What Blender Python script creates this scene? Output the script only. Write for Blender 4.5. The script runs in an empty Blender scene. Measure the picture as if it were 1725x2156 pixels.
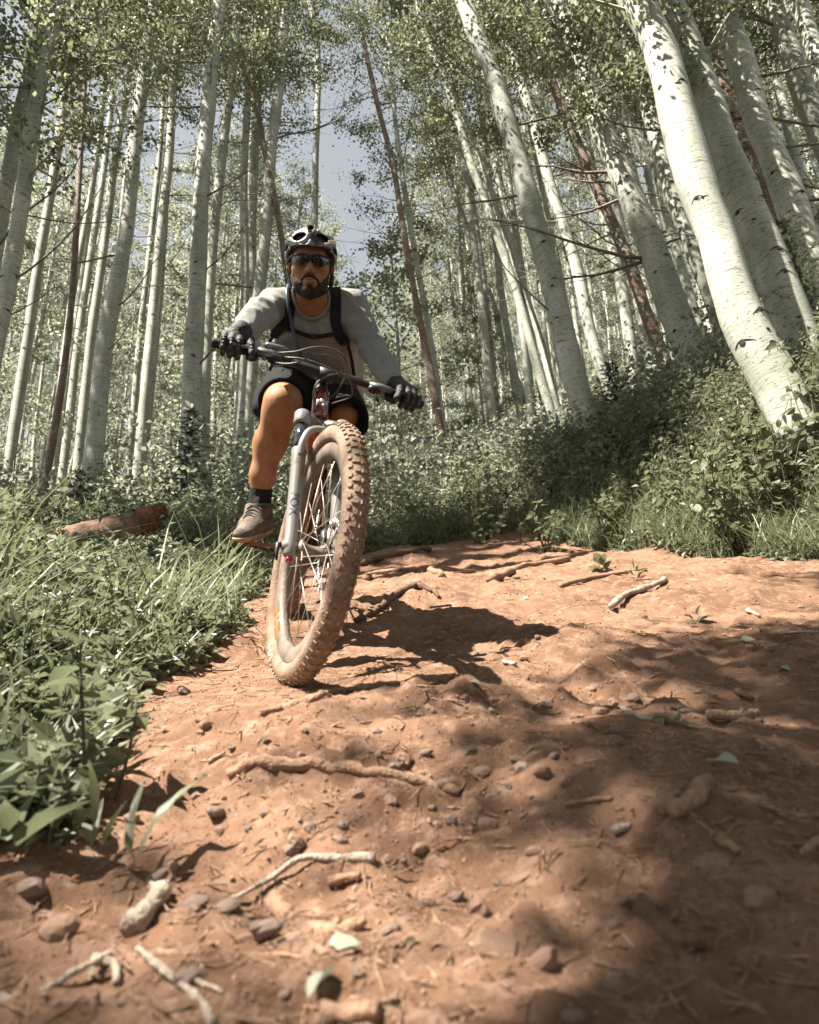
import bpy, math, random
import numpy as np
from mathutils import Vector, Matrix

# ------------------------------------------------------------------ camera, world, sun
rng = np.random.default_rng(11)
random.seed(5)
scene = bpy.context.scene
COL = scene.collection
PITCH, ROLL, CAMH, FPX = math.radians(22), math.radians(2.6), 0.467, 1437.0
M3 = np.array(Matrix.Rotation(PITCH, 3, 'X'))          # slope frame (trail plane z=0) -> world
CR = np.array([math.cos(ROLL), 0, -math.sin(ROLL)])
CU = np.array([math.sin(ROLL), 0, math.cos(ROLL)])
CC = np.array([0, 0, CAMH])


def W(p):
    return np.asarray(p, float) @ M3.T


def px(x, y, D):
    return CC + CR * ((x - 862.5) / FPX * D) + CU * ((1078 - y) / FPX * D) + np.array([0, D, 0])


def pr(p):
    d = np.asarray(p, float) - CC
    return np.stack([862.5 + FPX * (d @ CR) / d[..., 1], 1078 - FPX * (d @ CU) / d[..., 1]], -1)


cam = bpy.data.cameras.new('camera')
cam.sensor_fit = 'VERTICAL'; cam.sensor_height = 36; cam.lens = 24
cam.clip_start = 0.05; cam.clip_end = 1500
cam.dof.use_dof = True; cam.dof.focus_distance = 3.6; cam.dof.aperture_fstop = 4.0
camo = bpy.data.objects.new('camera', cam); COL.objects.link(camo)
A = np.stack([CR, CU, np.array([0, -1.0, 0])], 1)
mw = Matrix((M3 @ A).tolist()).to_4x4(); mw.translation = Vector(W(CC))
camo.matrix_world = mw
scene.camera = camo
scene.view_settings.view_transform = 'Standard'; scene.view_settings.look = 'None'
scene.view_settings.gamma = 1; scene.view_settings.exposure = 1.98
scene.render.engine = 'CYCLES'
scene.cycles.max_bounces = 6; scene.cycles.transparent_max_bounces = 8
scene.cycles.use_denoising = True

SUN = W(np.array([-0.46, 0.03, 0.89])); SUN /= np.linalg.norm(SUN)     # towards the sun
world = bpy.data.worlds.new('World'); scene.world = world; world.use_nodes = True
nt = world.node_tree; bg = nt.nodes['Background']
sky = nt.nodes.new('ShaderNodeTexSky'); sky.sky_type = 'NISHITA'; sky.sun_disc = False
sky.sun_elevation = math.asin(SUN[2]); sky.sun_rotation = math.atan2(SUN[0], SUN[1])
sky.altitude = 2500; sky.dust_density = 2.0
hs = nt.nodes.new('ShaderNodeHueSaturation'); hs.inputs['Saturation'].default_value = 0.22; hs.inputs['Hue'].default_value = 0.475
nt.links.new(sky.outputs[0], hs.inputs['Color']); nt.links.new(hs.outputs[0], bg.inputs[0])
bg.inputs[1].default_value = 0.070
sl = bpy.data.lights.new('sun', 'SUN'); sl.energy = 5.0; sl.angle = math.radians(0.5); sl.color = (1, 0.93, 0.83)
so = bpy.data.objects.new('sun', sl); COL.objects.link(so)
so.rotation_mode = 'QUATERNION'; so.rotation_quaternion = Vector(SUN).to_track_quat('Z', 'Y')
so.location = Vector(SUN * 40)


# ------------------------------------------------------------------ noise
def _hash(ix, iy, iz, s):
    h = (ix.astype(np.int64) * 374761393 + iy.astype(np.int64) * 668265263 + iz.astype(np.int64) * 2147483647 + s * 974711) & 0xffffffff
    h = ((h ^ (h >> 13)) * 1274126177) & 0xffffffff
    return ((h ^ (h >> 16)) & 0xffff) / 32767.5 - 1.0


def vnoise(p, s=0):
    p = np.asarray(p, float)
    if p.shape[-1] == 2:
        p = np.concatenate([p, np.zeros(p.shape[:-1] + (1,))], -1)
    i = np.floor(p).astype(np.int64); f = p - i; f = f * f * (3 - 2 * f)
    out = 0
    for a in (0, 1):
        for b in (0, 1):
            for c in (0, 1):
                w = (f[..., 0] if a else 1 - f[..., 0]) * (f[..., 1] if b else 1 - f[..., 1]) * (f[..., 2] if c else 1 - f[..., 2])
                out = out + w * _hash(i[..., 0] + a, i[..., 1] + b, i[..., 2] + c, s)
    return out


def fbm(p, o=4, s=0):
    p = np.asarray(p, float); r = 0; a = 1.0
    for k in range(o):
        r = r + a * vnoise(p * 2 ** k, s + k); a *= 0.5
    return r


def sstep(a, b, x):
    t = np.clip((x - a) / (b - a), 0, 1); return t * t * (3 - 2 * t)


# ------------------------------------------------------------------ mesh building
def N(v):
    v = np.asarray(v, float); return v / (np.linalg.norm(v, axis=-1, keepdims=True) + 1e-12)


class MB:
    """collects vertices and faces (slope-frame or world points) for ONE mesh"""
    def __init__(s):
        s.v = []; s.q = []; s.t = []; s.n = 0; s.uv = []

    def add(s, v, q=None, t=None, uv=None):
        v = np.asarray(v, float).reshape(-1, 3)
        if q is not None and len(q): s.q.append(np.asarray(q).reshape(-1, 4) + s.n)
        if t is not None and len(t): s.t.append(np.asarray(t).reshape(-1, 3) + s.n)
        s.v.append(v); s.n += len(v)
        s.uv.append(np.zeros((len(v), 2)) if uv is None else np.asarray(uv, float))
        return s

    def tube(s, pts, rad, n=8, cap=True, start=None, uvl=False, ell=1.0, ellax=None):
        pts = np.asarray(pts, float); m = len(pts)
        rad = np.broadcast_to(np.asarray(rad, float), (m,))
        T = N(np.gradient(pts, axis=0))
        ref = np.array([0, 1.0, 0.03]) if start is None else np.asarray(start, float)
        if abs(T[0] @ N(ref)) > .93: ref = np.array([1.0, 0.1, 0])
        X = []
        x = ref
        for k in range(m):
            x = x - (x @ T[k]) * T[k]; x = N(x); X.append(x)
        X = np.array(X); Y = np.cross(T, X)
        th = np.linspace(0, 2 * np.pi, n, endpoint=False)
        if uvl: th = np.linspace(0, 2 * np.pi, n + 1)
        k = len(th)
        V = pts[:, None] + rad[:, None, None] * (np.cos(th)[None, :, None] * X[:, None] + ell * np.sin(th)[None, :, None] * Y[:, None])
        i = np.arange(m - 1)[:, None]; j = np.arange(n)[None]
        j2 = (j + 1) if uvl else (j + 1) % k
        Q = np.stack([i * k + j, i * k + j2, (i + 1) * k + j2, (i + 1) * k + j], -1).reshape(-1, 4)
        uv = None
        if uvl:
            L = np.concatenate([[0], np.cumsum(np.linalg.norm(np.diff(pts, axis=0), axis=1))])
            uv = np.stack(np.broadcast_arrays(th[None] / (2 * np.pi) * (rad.mean() * 6.28), L[:, None]), -1).reshape(-1, 2)
        base = V.reshape(-1, 3)
        if cap:
            c = np.array([pts[0], pts[-1]]); b = m * k
            jj = np.arange(n); jn = (jj + 1) if uvl else (jj + 1) % k
            t1 = np.stack([np.full(n, b), jn, jj], -1); t2 = np.stack([np.full(n, b + 1), (m - 1) * k + jj, (m - 1) * k + jn], -1)
            base = np.concatenate([base, c]);
            if uv is not None: uv = np.concatenate([uv, np.zeros((2, 2))])
            s.add(base, Q, np.concatenate([t1, t2]), uv)
        else:
            s.add(base, Q, None, uv)
        return s

    def box(s, c, ax, ay, az):
        """centre and three half-axis vectors"""
        c, ax, ay, az = (np.asarray(k, float) for k in (c, ax, ay, az))
        V = [c + i * ax + j * ay + k * az for i in (-1, 1) for j in (-1, 1) for k in (-1, 1)]
        s.add(V, [[0, 1, 3, 2], [4, 6, 7, 5], [0, 4, 5, 1], [2, 3, 7, 6], [0, 2, 6, 4], [1, 5, 7, 3]])
        return s

    def ball(s, c, ax, ay, az, nu=10, nv=7):
        th = np.linspace(0, 2 * np.pi, nu, endpoint=False); ph = np.linspace(-np.pi / 2, np.pi / 2, nv)
        P = np.cos(ph)[:, None, None] * (np.cos(th)[None, :, None] * np.asarray(ax, float) + np.sin(th)[None, :, None] * np.asarray(ay, float)) + np.sin(ph)[:, None, None] * np.asarray(az, float)
        i = np.arange(nv - 1)[:, None]; j = np.arange(nu)[None]
        Q = np.stack([i * nu + j, i * nu + (j + 1) % nu, (i + 1) * nu + (j + 1) % nu, (i + 1) * nu + j], -1).reshape(-1, 4)
        s.add(P.reshape(-1, 3) + np.asarray(c, float), Q)
        return s

    def revolve(s, c, ax, u, prof, n=48, closed=True):
        """prof: list of (radius, offset along ax); u: a unit vector square to ax"""
        ax = N(ax); u = N(u - (u @ ax) * ax); w = np.cross(ax, u)
        prof = np.asarray(prof, float); m = len(prof)
        th = np.linspace(0, 2 * np.pi, n, endpoint=False)
        V = np.asarray(c) + prof[:, 0][:, None, None] * (np.cos(th)[None, :, None] * u + np.sin(th)[None, :, None] * w) + prof[:, 1][:, None, None] * ax
        mm = m if closed else m - 1
        i = np.arange(mm)[:, None]; j = np.arange(n)[None]
        Q = np.stack([i * n + j, i * n + (j + 1) % n, ((i + 1) % m) * n + (j + 1) % n, ((i + 1) % m) * n + j], -1).reshape(-1, 4)
        s.add(V.reshape(-1, 3), Q)
        return s

    def mesh(s, name, mat, shift=np.zeros(3), slope=True, smooth=True, uv=False):
        V = np.concatenate(s.v)
        if slope: V = V @ M3.T
        V = V - shift
        me = bpy.data.meshes.new(name)
        nq = sum(len(a) for a in s.q); ntr = sum(len(a) for a in s.t)
        loops = np.concatenate([np.concatenate(s.q).ravel() if nq else np.zeros(0, int), np.concatenate(s.t).ravel() if ntr else np.zeros(0, int)]).astype(np.int32)
        me.vertices.add(len(V)); me.vertices.foreach_set('co', V.astype(np.float32).ravel())
        me.loops.add(len(loops)); me.loops.foreach_set('vertex_index', loops)
        st = np.concatenate([np.arange(nq) * 4, nq * 4 + np.arange(ntr) * 3]).astype(np.int32)
        me.polygons.add(nq + ntr); me.polygons.foreach_set('loop_start', st)
        me.polygons.foreach_set('use_smooth', np.full(nq + ntr, smooth))
        me.update(calc_edges=True)
        if uv:
            UV = np.concatenate(s.uv)[loops]
            l = me.uv_layers.new(name='UVMap'); l.data.foreach_set('uv', UV.astype(np.float32).ravel())
        if mat is not None:
            for m in (mat if isinstance(mat, (list, tuple)) else [mat]): me.materials.append(m)
        me.validate()
        return me


def tag(o, label=None, cat=None, group=None, kind=None):
    for k, v in (('label', label), ('category', cat), ('group', group), ('kind', kind)):
        if v: o[k] = v
    return o


def link(name, me, parent=None, loc=None):
    o = bpy.data.objects.new(name, me); COL.objects.link(o)
    if parent is not None: o.parent = parent
    if loc is not None: o.location = Vector(loc)
    return o


def root(name, S=None, loc=None, **k):
    o = bpy.data.objects.new(name, None); COL.objects.link(o)
    o.empty_display_size = .1
    o.location = Vector(W(S) if loc is None else loc)
    return tag(o, **k)


def org(o):
    """world origin of an object whose ancestors are only shifted"""
    v = np.zeros(3)
    while o is not None:
        v = v + np.array(o.location); o = o.parent
    return v


def part(name, mb, mat, parent, slope=True, smooth=True, uv=False, label=None, kind=None):
    o = link(name, mb.mesh(name, mat, org(parent), slope, smooth, uv), parent)
    return tag(o, label=label, kind=kind)


def single(name, mb, mat, S, slope=True, smooth=True, uv=False, **k):
    loc = W(S) if slope else np.asarray(S)
    o = link(name, mb.mesh(name, mat, loc, slope, smooth, uv), None, loc)
    return tag(o, **k)


# ------------------------------------------------------------------ materials
def mat(name, col, rough=.7, metal=0., spec=.4, bump=0., bscale=60., var=0., vscale=8., col2=None, coat=0., sheen=0.):
    m = bpy.data.materials.new(name); m.use_nodes = True
    n, l = m.node_tree.nodes, m.node_tree.links; b = n['Principled BSDF']
    b.inputs['Base Color'].default_value = (*col, 1); b.inputs['Roughness'].default_value = rough
    b.inputs['Metallic'].default_value = metal; b.inputs['Specular IOR Level'].default_value = spec
    b.inputs['Coat Weight'].default_value = coat
    b.inputs['Sheen Weight'].default_value = sheen
    tc = n.new('ShaderNodeTexCoord')
    if var or col2:
        t = n.new('ShaderNodeTexNoise'); t.inputs['Scale'].default_value = vscale; t.inputs['Detail'].default_value = 5
        t.inputs['Roughness'].default_value = .65
        l.new(tc.outputs['Object'], t.inputs['Vector'])
        r = n.new('ShaderNodeMapRange'); r.inputs[1].default_value = .35; r.inputs[2].default_value = .68
        l.new(t.outputs[0], r.inputs[0])
        x = n.new('ShaderNodeMix'); x.data_type = 'RGBA'
        c2 = col2 if col2 else tuple(min(1, c * (1 + var)) for c in col)
        c1 = col if col2 else tuple(c * (1 - var) for c in col)
        x.inputs[6].default_value = (*c1, 1); x.inputs[7].default_value = (*c2, 1)
        l.new(r.outputs[0], x.inputs[0]); l.new(x.outputs[2], b.inputs['Base Color'])
    if bump:
        t2 = n.new('ShaderNodeTexNoise'); t2.inputs['Scale'].default_value = bscale; t2.inputs['Detail'].default_value = 4
        l.new(tc.outputs['Object'], t2.inputs['Vector'])
        bp = n.new('ShaderNodeBump'); bp.inputs['Strength'].default_value = bump; bp.inputs['Distance'].default_value = .01
        l.new(t2.outputs[0], bp.inputs['Height']); l.new(bp.outputs[0], b.inputs['Normal'])
    return m


def leaf_mat(name, a, b, trans=.35, rough=.45, tcol=None):
    m = bpy.data.materials.new(name); m.use_nodes = True
    n, l = m.node_tree.nodes, m.node_tree.links; p = n['Principled BSDF']; out = n['Material Output']
    g = n.new('ShaderNodeNewGeometry')
    x = n.new('ShaderNodeMix'); x.data_type = 'RGBA'
    x.inputs[6].default_value = (*a, 1); x.inputs[7].default_value = (*b, 1)
    l.new(g.outputs['Random Per Island'], x.inputs[0]); l.new(x.outputs[2], p.inputs['Base Color'])
    p.inputs['Roughness'].default_value = rough; p.inputs['Specular IOR Level'].default_value = .55
    t = n.new('ShaderNodeBsdfTranslucent')
    hv = n.new('ShaderNodeHueSaturation'); hv.inputs['Value'].default_value = 1.5; hv.inputs['Saturation'].default_value = 1.1
    hv.inputs['Hue'].default_value = .49
    l.new(x.outputs[2], hv.inputs['Color']); l.new(hv.outputs[0], t.inputs[0])
    mx = n.new('ShaderNodeMixShader'); mx.inputs[0].default_value = trans
    l.new(p.outputs[0], mx.inputs[1]); l.new(t.outputs[0], mx.inputs[2]); l.new(mx.outputs[0], out.inputs[0])
    return m


def bark_mat(name, light, dark, mark, ringy=1.0, markamt=.62, orange=None):
    m = bpy.data.materials.new(name); m.use_nodes = True
    n, l = m.node_tree.nodes, m.node_tree.links; b = n['Principled BSDF']
    b.inputs['Roughness'].default_value = .75; b.inputs['Specular IOR Level'].default_value = .25
    uv = n.new('ShaderNodeUVMap')
    def noise(sx, sy, detail=3, rough=.6, dist=0):
        mp = n.new('ShaderNodeMapping'); mp.inputs['Scale'].default_value = (sx, sy, 1)
        oi = n.new('ShaderNodeObjectInfo'); ad = n.new('ShaderNodeVectorMath'); ad.operation = 'ADD'
        ml = n.new('ShaderNodeVectorMath'); ml.operation = 'SCALE'; ml.inputs['Scale'].default_value = 37
        cb = n.new('ShaderNodeCombineXYZ'); l.new(oi.outputs['Random'], cb.inputs[1]); l.new(cb.outputs[0], ml.inputs[0])
        l.new(uv.outputs[0], ad.inputs[0]); l.new(ml.outputs[0], ad.inputs[1]); l.new(ad.outputs[0], mp.inputs[0])
        t = n.new('ShaderNodeTexNoise'); t.inputs['Scale'].default_value = 1; t.inputs['Detail'].default_value = detail
        t.inputs['Roughness'].default_value = rough; t.inputs['Distortion'].default_value = dist
        l.new(mp.outputs[0], t.inputs['Vector']); return t
    def ramp(src, lo, hi):
        r = n.new('ShaderNodeMapRange'); r.inputs[1].default_value = lo; r.inputs[2].default_value = hi; l.new(src.outputs[0], r.inputs[0]); return r
    def mix(f, c1, c2):
        x = n.new('ShaderNodeMix'); x.data_type = 'RGBA'; l.new(f.outputs[0], x.inputs[0])
        for k, c in ((6, c1), (7, c2)):
            if isinstance(c, tuple): x.inputs[k].default_value = (*c, 1)
            else: l.new(c.outputs[2], x.inputs[k])
        return x
    base = mix(ramp(noise(5, 1.6, 5, .7), .38, .64), light, dark)
    base = mix(ramp(noise(1.5, .8, 3), .5, .75), base, tuple(.82 * c for c in dark))
    base = mix(ramp(noise(60, 60, 3), .45, .9), base, tuple(c * .75 for c in dark))
    def contour(t, w):
        s_ = n.new('ShaderNodeMath'); s_.operation = 'SUBTRACT'; s_.inputs[1].default_value = .5; l.new(t.outputs[0], s_.inputs[0])
        a_ = n.new('ShaderNodeMath'); a_.operation = 'ABSOLUTE'; l.new(s_.outputs[0], a_.inputs[0])
        r = n.new('ShaderNodeMapRange'); r.inputs[1].default_value = w; r.inputs[2].default_value = w * .3; l.new(a_.outputs[0], r.inputs[0]); return r
    rings = contour(noise(1.1, 11, 3, .65, .5), .013)
    patch = ramp(noise(9, 4, 5, .7), .62, .70)
    base = mix(patch, base, tuple(.8 * c for c in dark))
    mid = tuple(.55 * c + .45 * d for c, d in zip(mark, dark))
    base = mix(rings, base, mid) if ringy else base
    dash = ramp(noise(16, 75, 2), markamt, markamt + .05)
    base = mix(dash, base, mark)
    if orange: base = mix(ramp(noise(7, 3.2, 5, .75), .50, .58), base, orange)
    l.new(base.outputs[2], b.inputs['Base Color'])
    bt = noise(6, 40, 4, .7)
    bp = n.new('ShaderNodeBump'); bp.inputs['Strength'].default_value = .5 if not orange else .9; bp.inputs['Distance'].default_value = .006 if not orange else .02
    l.new(bt.outputs[0], bp.inputs['Height']); l.new(bp.outputs[0], b.inputs['Normal'])
    return m


MT = {}
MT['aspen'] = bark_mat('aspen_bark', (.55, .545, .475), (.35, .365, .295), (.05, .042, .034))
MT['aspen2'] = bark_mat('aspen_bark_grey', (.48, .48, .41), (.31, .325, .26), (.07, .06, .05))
MT['brown'] = bark_mat('peeling_bark', (.36, .31, .26), (.20, .155, .12), (.03, .02, .015), 1.0, .56, (.215, .125, .078))
MT['scar'] = mat('bark_scar', (.035, .028, .022), .9, bump=.6, bscale=90)
MT['twig'] = mat('dead_twig', (.20, .17, .14), .8, var=.4, vscale=20)
MT['limb'] = mat('aspen_limb', (.40, .39, .33), .8, var=.3, vscale=6)
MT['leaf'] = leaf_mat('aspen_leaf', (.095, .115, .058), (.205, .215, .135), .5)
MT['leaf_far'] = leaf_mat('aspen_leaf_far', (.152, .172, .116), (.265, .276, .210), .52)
MT['herb'] = leaf_mat('herb_leaf', (.095, .115, .062), (.200, .212, .142), .4)
MT['grass'] = leaf_mat('grass_blade', (.085, .108, .050), (.190, .205, .120), .4)
def big_leaf(name, a_, b_):
    m = leaf_mat(name, a_, b_, .35); n, l = m.node_tree.nodes, m.node_tree.links
    p = n['Principled BSDF']; src = p.inputs['Base Color'].links[0].from_socket
    tc = n.new('ShaderNodeTexCoord'); sp = n.new('ShaderNodeSeparateXYZ'); l.new(tc.outputs['Object'], sp.inputs[0])
    def math_(op, x, y=None):
        k = n.new('ShaderNodeMath'); k.operation = op
        for q, v in ((0, x), (1, y)):
            if v is None: continue
            if isinstance(v, (int, float)): k.inputs[q].default_value = v
            else: l.new(v, k.inputs[q])
        return k.outputs[0]
    ay = math_('ABSOLUTE', sp.outputs[1])
    vein = math_('SINE', math_('MULTIPLY', math_('SUBTRACT', sp.outputs[0], math_('MULTIPLY', ay, .9)), 44))
    vein = math_('GREATER_THAN', vein, .86); rib = math_('LESS_THAN', ay, .014)
    t = n.new('ShaderNodeTexNoise'); t.inputs['Scale'].default_value = 5; t.inputs['Detail'].default_value = 5; l.new(tc.outputs['Object'], t.inputs['Vector'])
    f = math_('MULTIPLY', math_('MAXIMUM', math_('MULTIPLY', vein, .45), rib), .7)
    x = n.new('ShaderNodeMix'); x.data_type = 'RGBA'; l.new(f, x.inputs[0]); l.new(src, x.inputs[6]); x.inputs[7].default_value = (.24, .26, .16, 1)
    y = n.new('ShaderNodeMix'); y.data_type = 'RGBA'; l.new(math_('GREATER_THAN', t.outputs[0], .63), y.inputs[0]); l.new(x.outputs[2], y.inputs[6]); y.inputs[7].default_value = (.13, .105, .05, 1)
    l.new(y.outputs[2], p.inputs['Base Color'])
    bp = n.new('ShaderNodeBump'); bp.inputs['Strength'].default_value = .5; bp.inputs['Distance'].default_value = .02; l.new(math_('ADD', f, t.outputs[0]), bp.inputs['Height']); l.new(bp.outputs[0], p.inputs['Normal'])
    return m


MT['bigleaf'] = big_leaf('veined_leaf', (.085, .110, .056), (.180, .196, .122))
MT['firlight'] = leaf_mat('pale_fir_needle', (.08, .10, .055), (.15, .165, .10), .3)
MT['fir'] = leaf_mat('fir_needle', (.020, .032, .020), (.045, .058, .034), .1)


# ------------------------------------------------------------------ ground
def flat(x, y):
    """the point of the trail plane behind a point of the view (used for the outline of the bare earth)"""
    d = CR * (x - 862.5) / FPX + CU * (1078 - y) / FPX + np.array([0, 1, 0])
    t = -CAMH / d[2]; return (CC + d * t)[:2]


DIRT = np.array([(-.62, -4.), *[flat(*q) for q in ((-120, 2000), (40, 1790), (235, 1560), (285, 1455), (420, 1400), (500, 1310), (535, 1250), (640, 1205), (780, 1185), (900, 1166), (1080, 1158), (1210, 1168), (1330, 1176), (1420, 1183), (1560, 1180), (1720, 1190), (1900, 1215))], (5., 2.), (5., -4.)])


def sdf_poly(P, poly):
    P = np.asarray(P, float); d = np.full(P.shape[:-1], 1e9); ins = np.zeros(P.shape[:-1], bool)
    for a, b in zip(poly, np.roll(poly, -1, 0)):
        e = b - a; w = P - a; t = np.clip((w @ e) / (e @ e), 0, 1)
        d = np.minimum(d, np.linalg.norm(w - t[..., None] * e, axis=-1))
        c = (a[1] > P[..., 1]) != (b[1] > P[..., 1])
        ins ^= c & (P[..., 0] < (b[0] - a[0]) * (P[..., 1] - a[1]) / (b[1] - a[1] + 1e-12) + a[0])
    return np.where(ins, -d, d)


BUMPS = [(flat(1290, 1430), .10, .055), (flat(1425, 1455), .08, .05), (flat(1405, 1500), .045, .03), (flat(960, 1250), .5, .07), (flat(1280, 1680), .16, .035),
         (flat(700, 1560), .3, .02), (flat(620, 1500), .25, .02), (flat(850, 1760), .22, -.035), (flat(420, 1660), .12, -.03), (flat(1150, 1215), .5, .07), (flat(830, 1190), .3, .06), (flat(1480, 1230), .6, .08)]


def ground(x, y, fine=True):
    x = np.asarray(x, float); y = np.asarray(y, float)
    P = np.stack([x, y], -1); sd = sdf_poly(P, DIRT); o = np.maximum(sd, 0)
    right = sstep(-.6, .6, x + .15 * np.maximum(0, 4 - y))
    h = (.30 * right + .16 * (1 - right)) * sstep(0, 1.6, o)
    h = h + sstep(0, 1.5, o) * (.38 * np.clip(x - .5, 0, 40) * sstep(3.0, 5.0, y + x) + .02 * np.clip(-x - 1, 0, 30))
    h = h + .05 * np.maximum(0, y - 5)
    h = h + .05 * fbm(P * .7, 3, 3) * sstep(-.2, .6, sd) + .5 * vnoise(P * .06, 9) * sstep(6, 20, y)
    if fine:
        near = sstep(14, 6, np.hypot(x, y))
        d = .042 * fbm(P * 2.2, 3, 21) + .022 * np.abs(fbm(P * 9, 3, 31)) + .0060 * fbm(P * 38, 2, 41)
        wheel = np.exp(-((x + .37) ** 2 + (y - 1.9) ** 2) / .10) + np.exp(-(x ** 2 + y ** 2) / .10)
        h = h + d * near * (1 - .85 * np.clip(wheel, 0, 1))
        for c, r, a in BUMPS:
            h = h + a * np.exp(-((x - c[0]) ** 2 + (y - c[1]) ** 2) / (r * r))
    return h


def gp(x, y):
    """ground point below the slope coordinates x, y"""
    return np.array([x, y, float(ground(np.array([x]), np.array([y]))[0])])


def gpx(u, v, lift=0.):
    """where the sight line through a view point meets the ground"""
    d = CR * (u - 862.5) / FPX + CU * (1078 - v) / FPX + np.array([0, 1, 0])
    D = np.concatenate([np.linspace(.35, 4, 700), np.linspace(4, 60, 1500)])
    P = CC + D[:, None] * d
    f = P[:, 2] - ground(P[:, 0], P[:, 1]) - lift
    k = np.argmax(f < 0)
    if f[k] >= 0: k = len(D) - 1
    return P[k]


def dirt_material():
    m = bpy.data.materials.new('trail_earth'); m.use_nodes = True
    n, l = m.node_tree.nodes, m.node_tree.links; b = n['Principled BSDF']
    b.inputs['Roughness'].default_value = .9; b.inputs['Specular IOR Level'].default_value = .15
    tc = n.new('ShaderNodeTexCoord')
    def noise(s, d=5, r=.65):
        t = n.new('ShaderNodeTexNoise'); t.inputs['Scale'].default_value = s; t.inputs['Detail'].default_value = d; t.inputs['Roughness'].default_value = r
        l.new(tc.outputs['Object'], t.inputs['Vector']); return t
    def rng_(t, lo, hi, o=0):
        r = n.new('ShaderNodeMapRange'); r.inputs[1].default_value = lo; r.inputs[2].default_value = hi; l.new(t.outputs[o], r.inputs[0]); return r
    def mix(f, c1, c2):
        x = n.new('ShaderNodeMix'); x.data_type = 'RGBA'; l.new(f.outputs[0], x.inputs[0])
        for k, c in ((6, c1), (7, c2)):
            if isinstance(c, tuple): x.inputs[k].default_value = (*c, 1)
            else: l.new(c.outputs[2], x.inputs[k])
        return x
    c = mix(rng_(noise(3.2), .36, .66), (.245, .143, .091), (.125, .066, .038))
    c = mix(rng_(noise(26), .50, .72), c, (.34, .22, .158))
    c = mix(rng_(noise(140, 2), .60, .68), c, (.10, .05, .028))
    v = n.new('ShaderNodeTexVoronoi'); v.inputs['Scale'].default_value = 190; l.new(tc.outputs['Object'], v.inputs['Vector'])
    c = mix(rng_(v, .16, .08), c, (.40, .27, .19))
    at = n.new('ShaderNodeAttribute'); at.attribute_name = 'litter'
    f = n.new('ShaderNodeMapRange'); l.new(at.outputs['Fac'], f.inputs[0])
    lit = mix(rng_(noise(40, 4), .4, .6), (.10, .075, .045), (.05, .045, .022))
    c = mix(f, c, lit)
    l.new(c.outputs[2], b.inputs['Base Color'])
    t = noise(70, 6, .75); t2 = noise(320, 3, .7)
    ad = n.new('ShaderNodeMath'); ad.operation = 'MULTIPLY_ADD'; ad.inputs[1].default_value = .35
    l.new(t2.outputs[0], ad.inputs[0]); l.new(t.outputs[0], ad.inputs[2])
    bp = n.new('ShaderNodeBump'); bp.inputs['Strength'].default_value = .75; bp.inputs['Distance'].default_value = .012
    l.new(ad.outputs[0], bp.inputs['Height']); l.new(bp.outputs[0], b.inputs['Normal'])
    return m


MT['dirt'] = dirt_material()
rows = np.concatenate([np.linspace(-8, .2, 30), .2 + np.linspace(0, 1, 300) ** 1.6 * 4.3, 4.5 + np.linspace(.004, 1, 150) ** 2.2 * 175])
cols = np.linspace(-1, 1, 341); cols = np.sign(cols) * np.abs(cols) ** 1.5
half = np.where(rows < 4.5, 5 + np.abs(rows) * .9, 9 + (rows - 4.5) * 1.2)
GX = cols[None] * half[:, None]; GY = np.broadcast_to(rows[:, None], GX.shape)
GZ = ground(GX, GY)
nr, nc = GX.shape
i = np.arange(nr - 1)[:, None]; j = np.arange(nc - 1)[None]
gm = MB().add(np.stack([GX, GY, GZ], -1), np.stack([i * nc + j, i * nc + j + 1, (i + 1) * nc + j + 1, (i + 1) * nc + j], -1).reshape(-1, 4))
go = single('ground', gm, MT['dirt'], (0, 0, 0), kind='structure')
sdv = sdf_poly(np.stack([GX, GY], -1), DIRT)
lit = np.clip(sstep(-.05, .5, sdv + .12 * vnoise(np.stack([GX, GY], -1) * 5, 77)), 0, 1)
at = go.data.attributes.new('litter', 'FLOAT', 'POINT'); at.data.foreach_set('value', lit.astype(np.float32).ravel())

# ------------------------------------------------------------------ trees
UPW = np.array([0, 0, 1.0])


def crown_variant(seed, hgt, rad, nl, size, limbs=34, lf='leaf', low=.0, pole=True):
    r = np.random.default_rng(seed)
    mb, lm = MB(), MB()
    tip = []
    if pole: lm.tube([(0, 0, -.5), (.05 * rad, 0, hgt * .5), (0, .04 * rad, hgt * .98)], [.055, .04, .008], 5)
    for k in range(limbs):
        z0 = hgt * (low + (1 - low) * (k + r.random()) / limbs) * .93
        prof = math.sin(math.pi * min(1, (z0 / hgt) * .82 + .22)) ** .7
        L = rad * prof * r.uniform(.55, 1.15); a = k * 2.4 + r.uniform(-.5, .5)
        d = np.array([math.cos(a), math.sin(a), 0])
        p0 = np.array([0, 0, z0]); p1 = p0 + d * L * .5 + UPW * L * r.uniform(.1, .35); p2 = p0 + d * L + UPW * L * r.uniform(.15, .75)
        lm.tube([p0, p1, p2], [.018, .012, .004], 4, cap=False)
        for t in (.35, .55, .75, .92, 1.05):
            tip.append(((p0 * (1 - t) ** 2 + 2 * p1 * t * (1 - t) + p2 * t * t), .09 + .15 * r.random()))
    tip += [(np.array([0, 0, hgt * q]), .3) for q in (.8, .9, 1.0)]
    C = np.array([t[0] for t in tip]); Sg = np.array([t[1] for t in tip])
    w = r.random(len(tip)) ** 2; w /= w.sum()
    ix = r.choice(len(tip), nl, p=w)
    P = C[ix] + r.normal(size=(nl, 3)) * Sg[ix][:, None] * np.array([1, 1, .8])
    leaves(mb, P, size, r)
    return mb.mesh('leaves', MT[lf], slope=False, smooth=False), lm.mesh('limbs', MT['limb'], slope=False)


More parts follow.
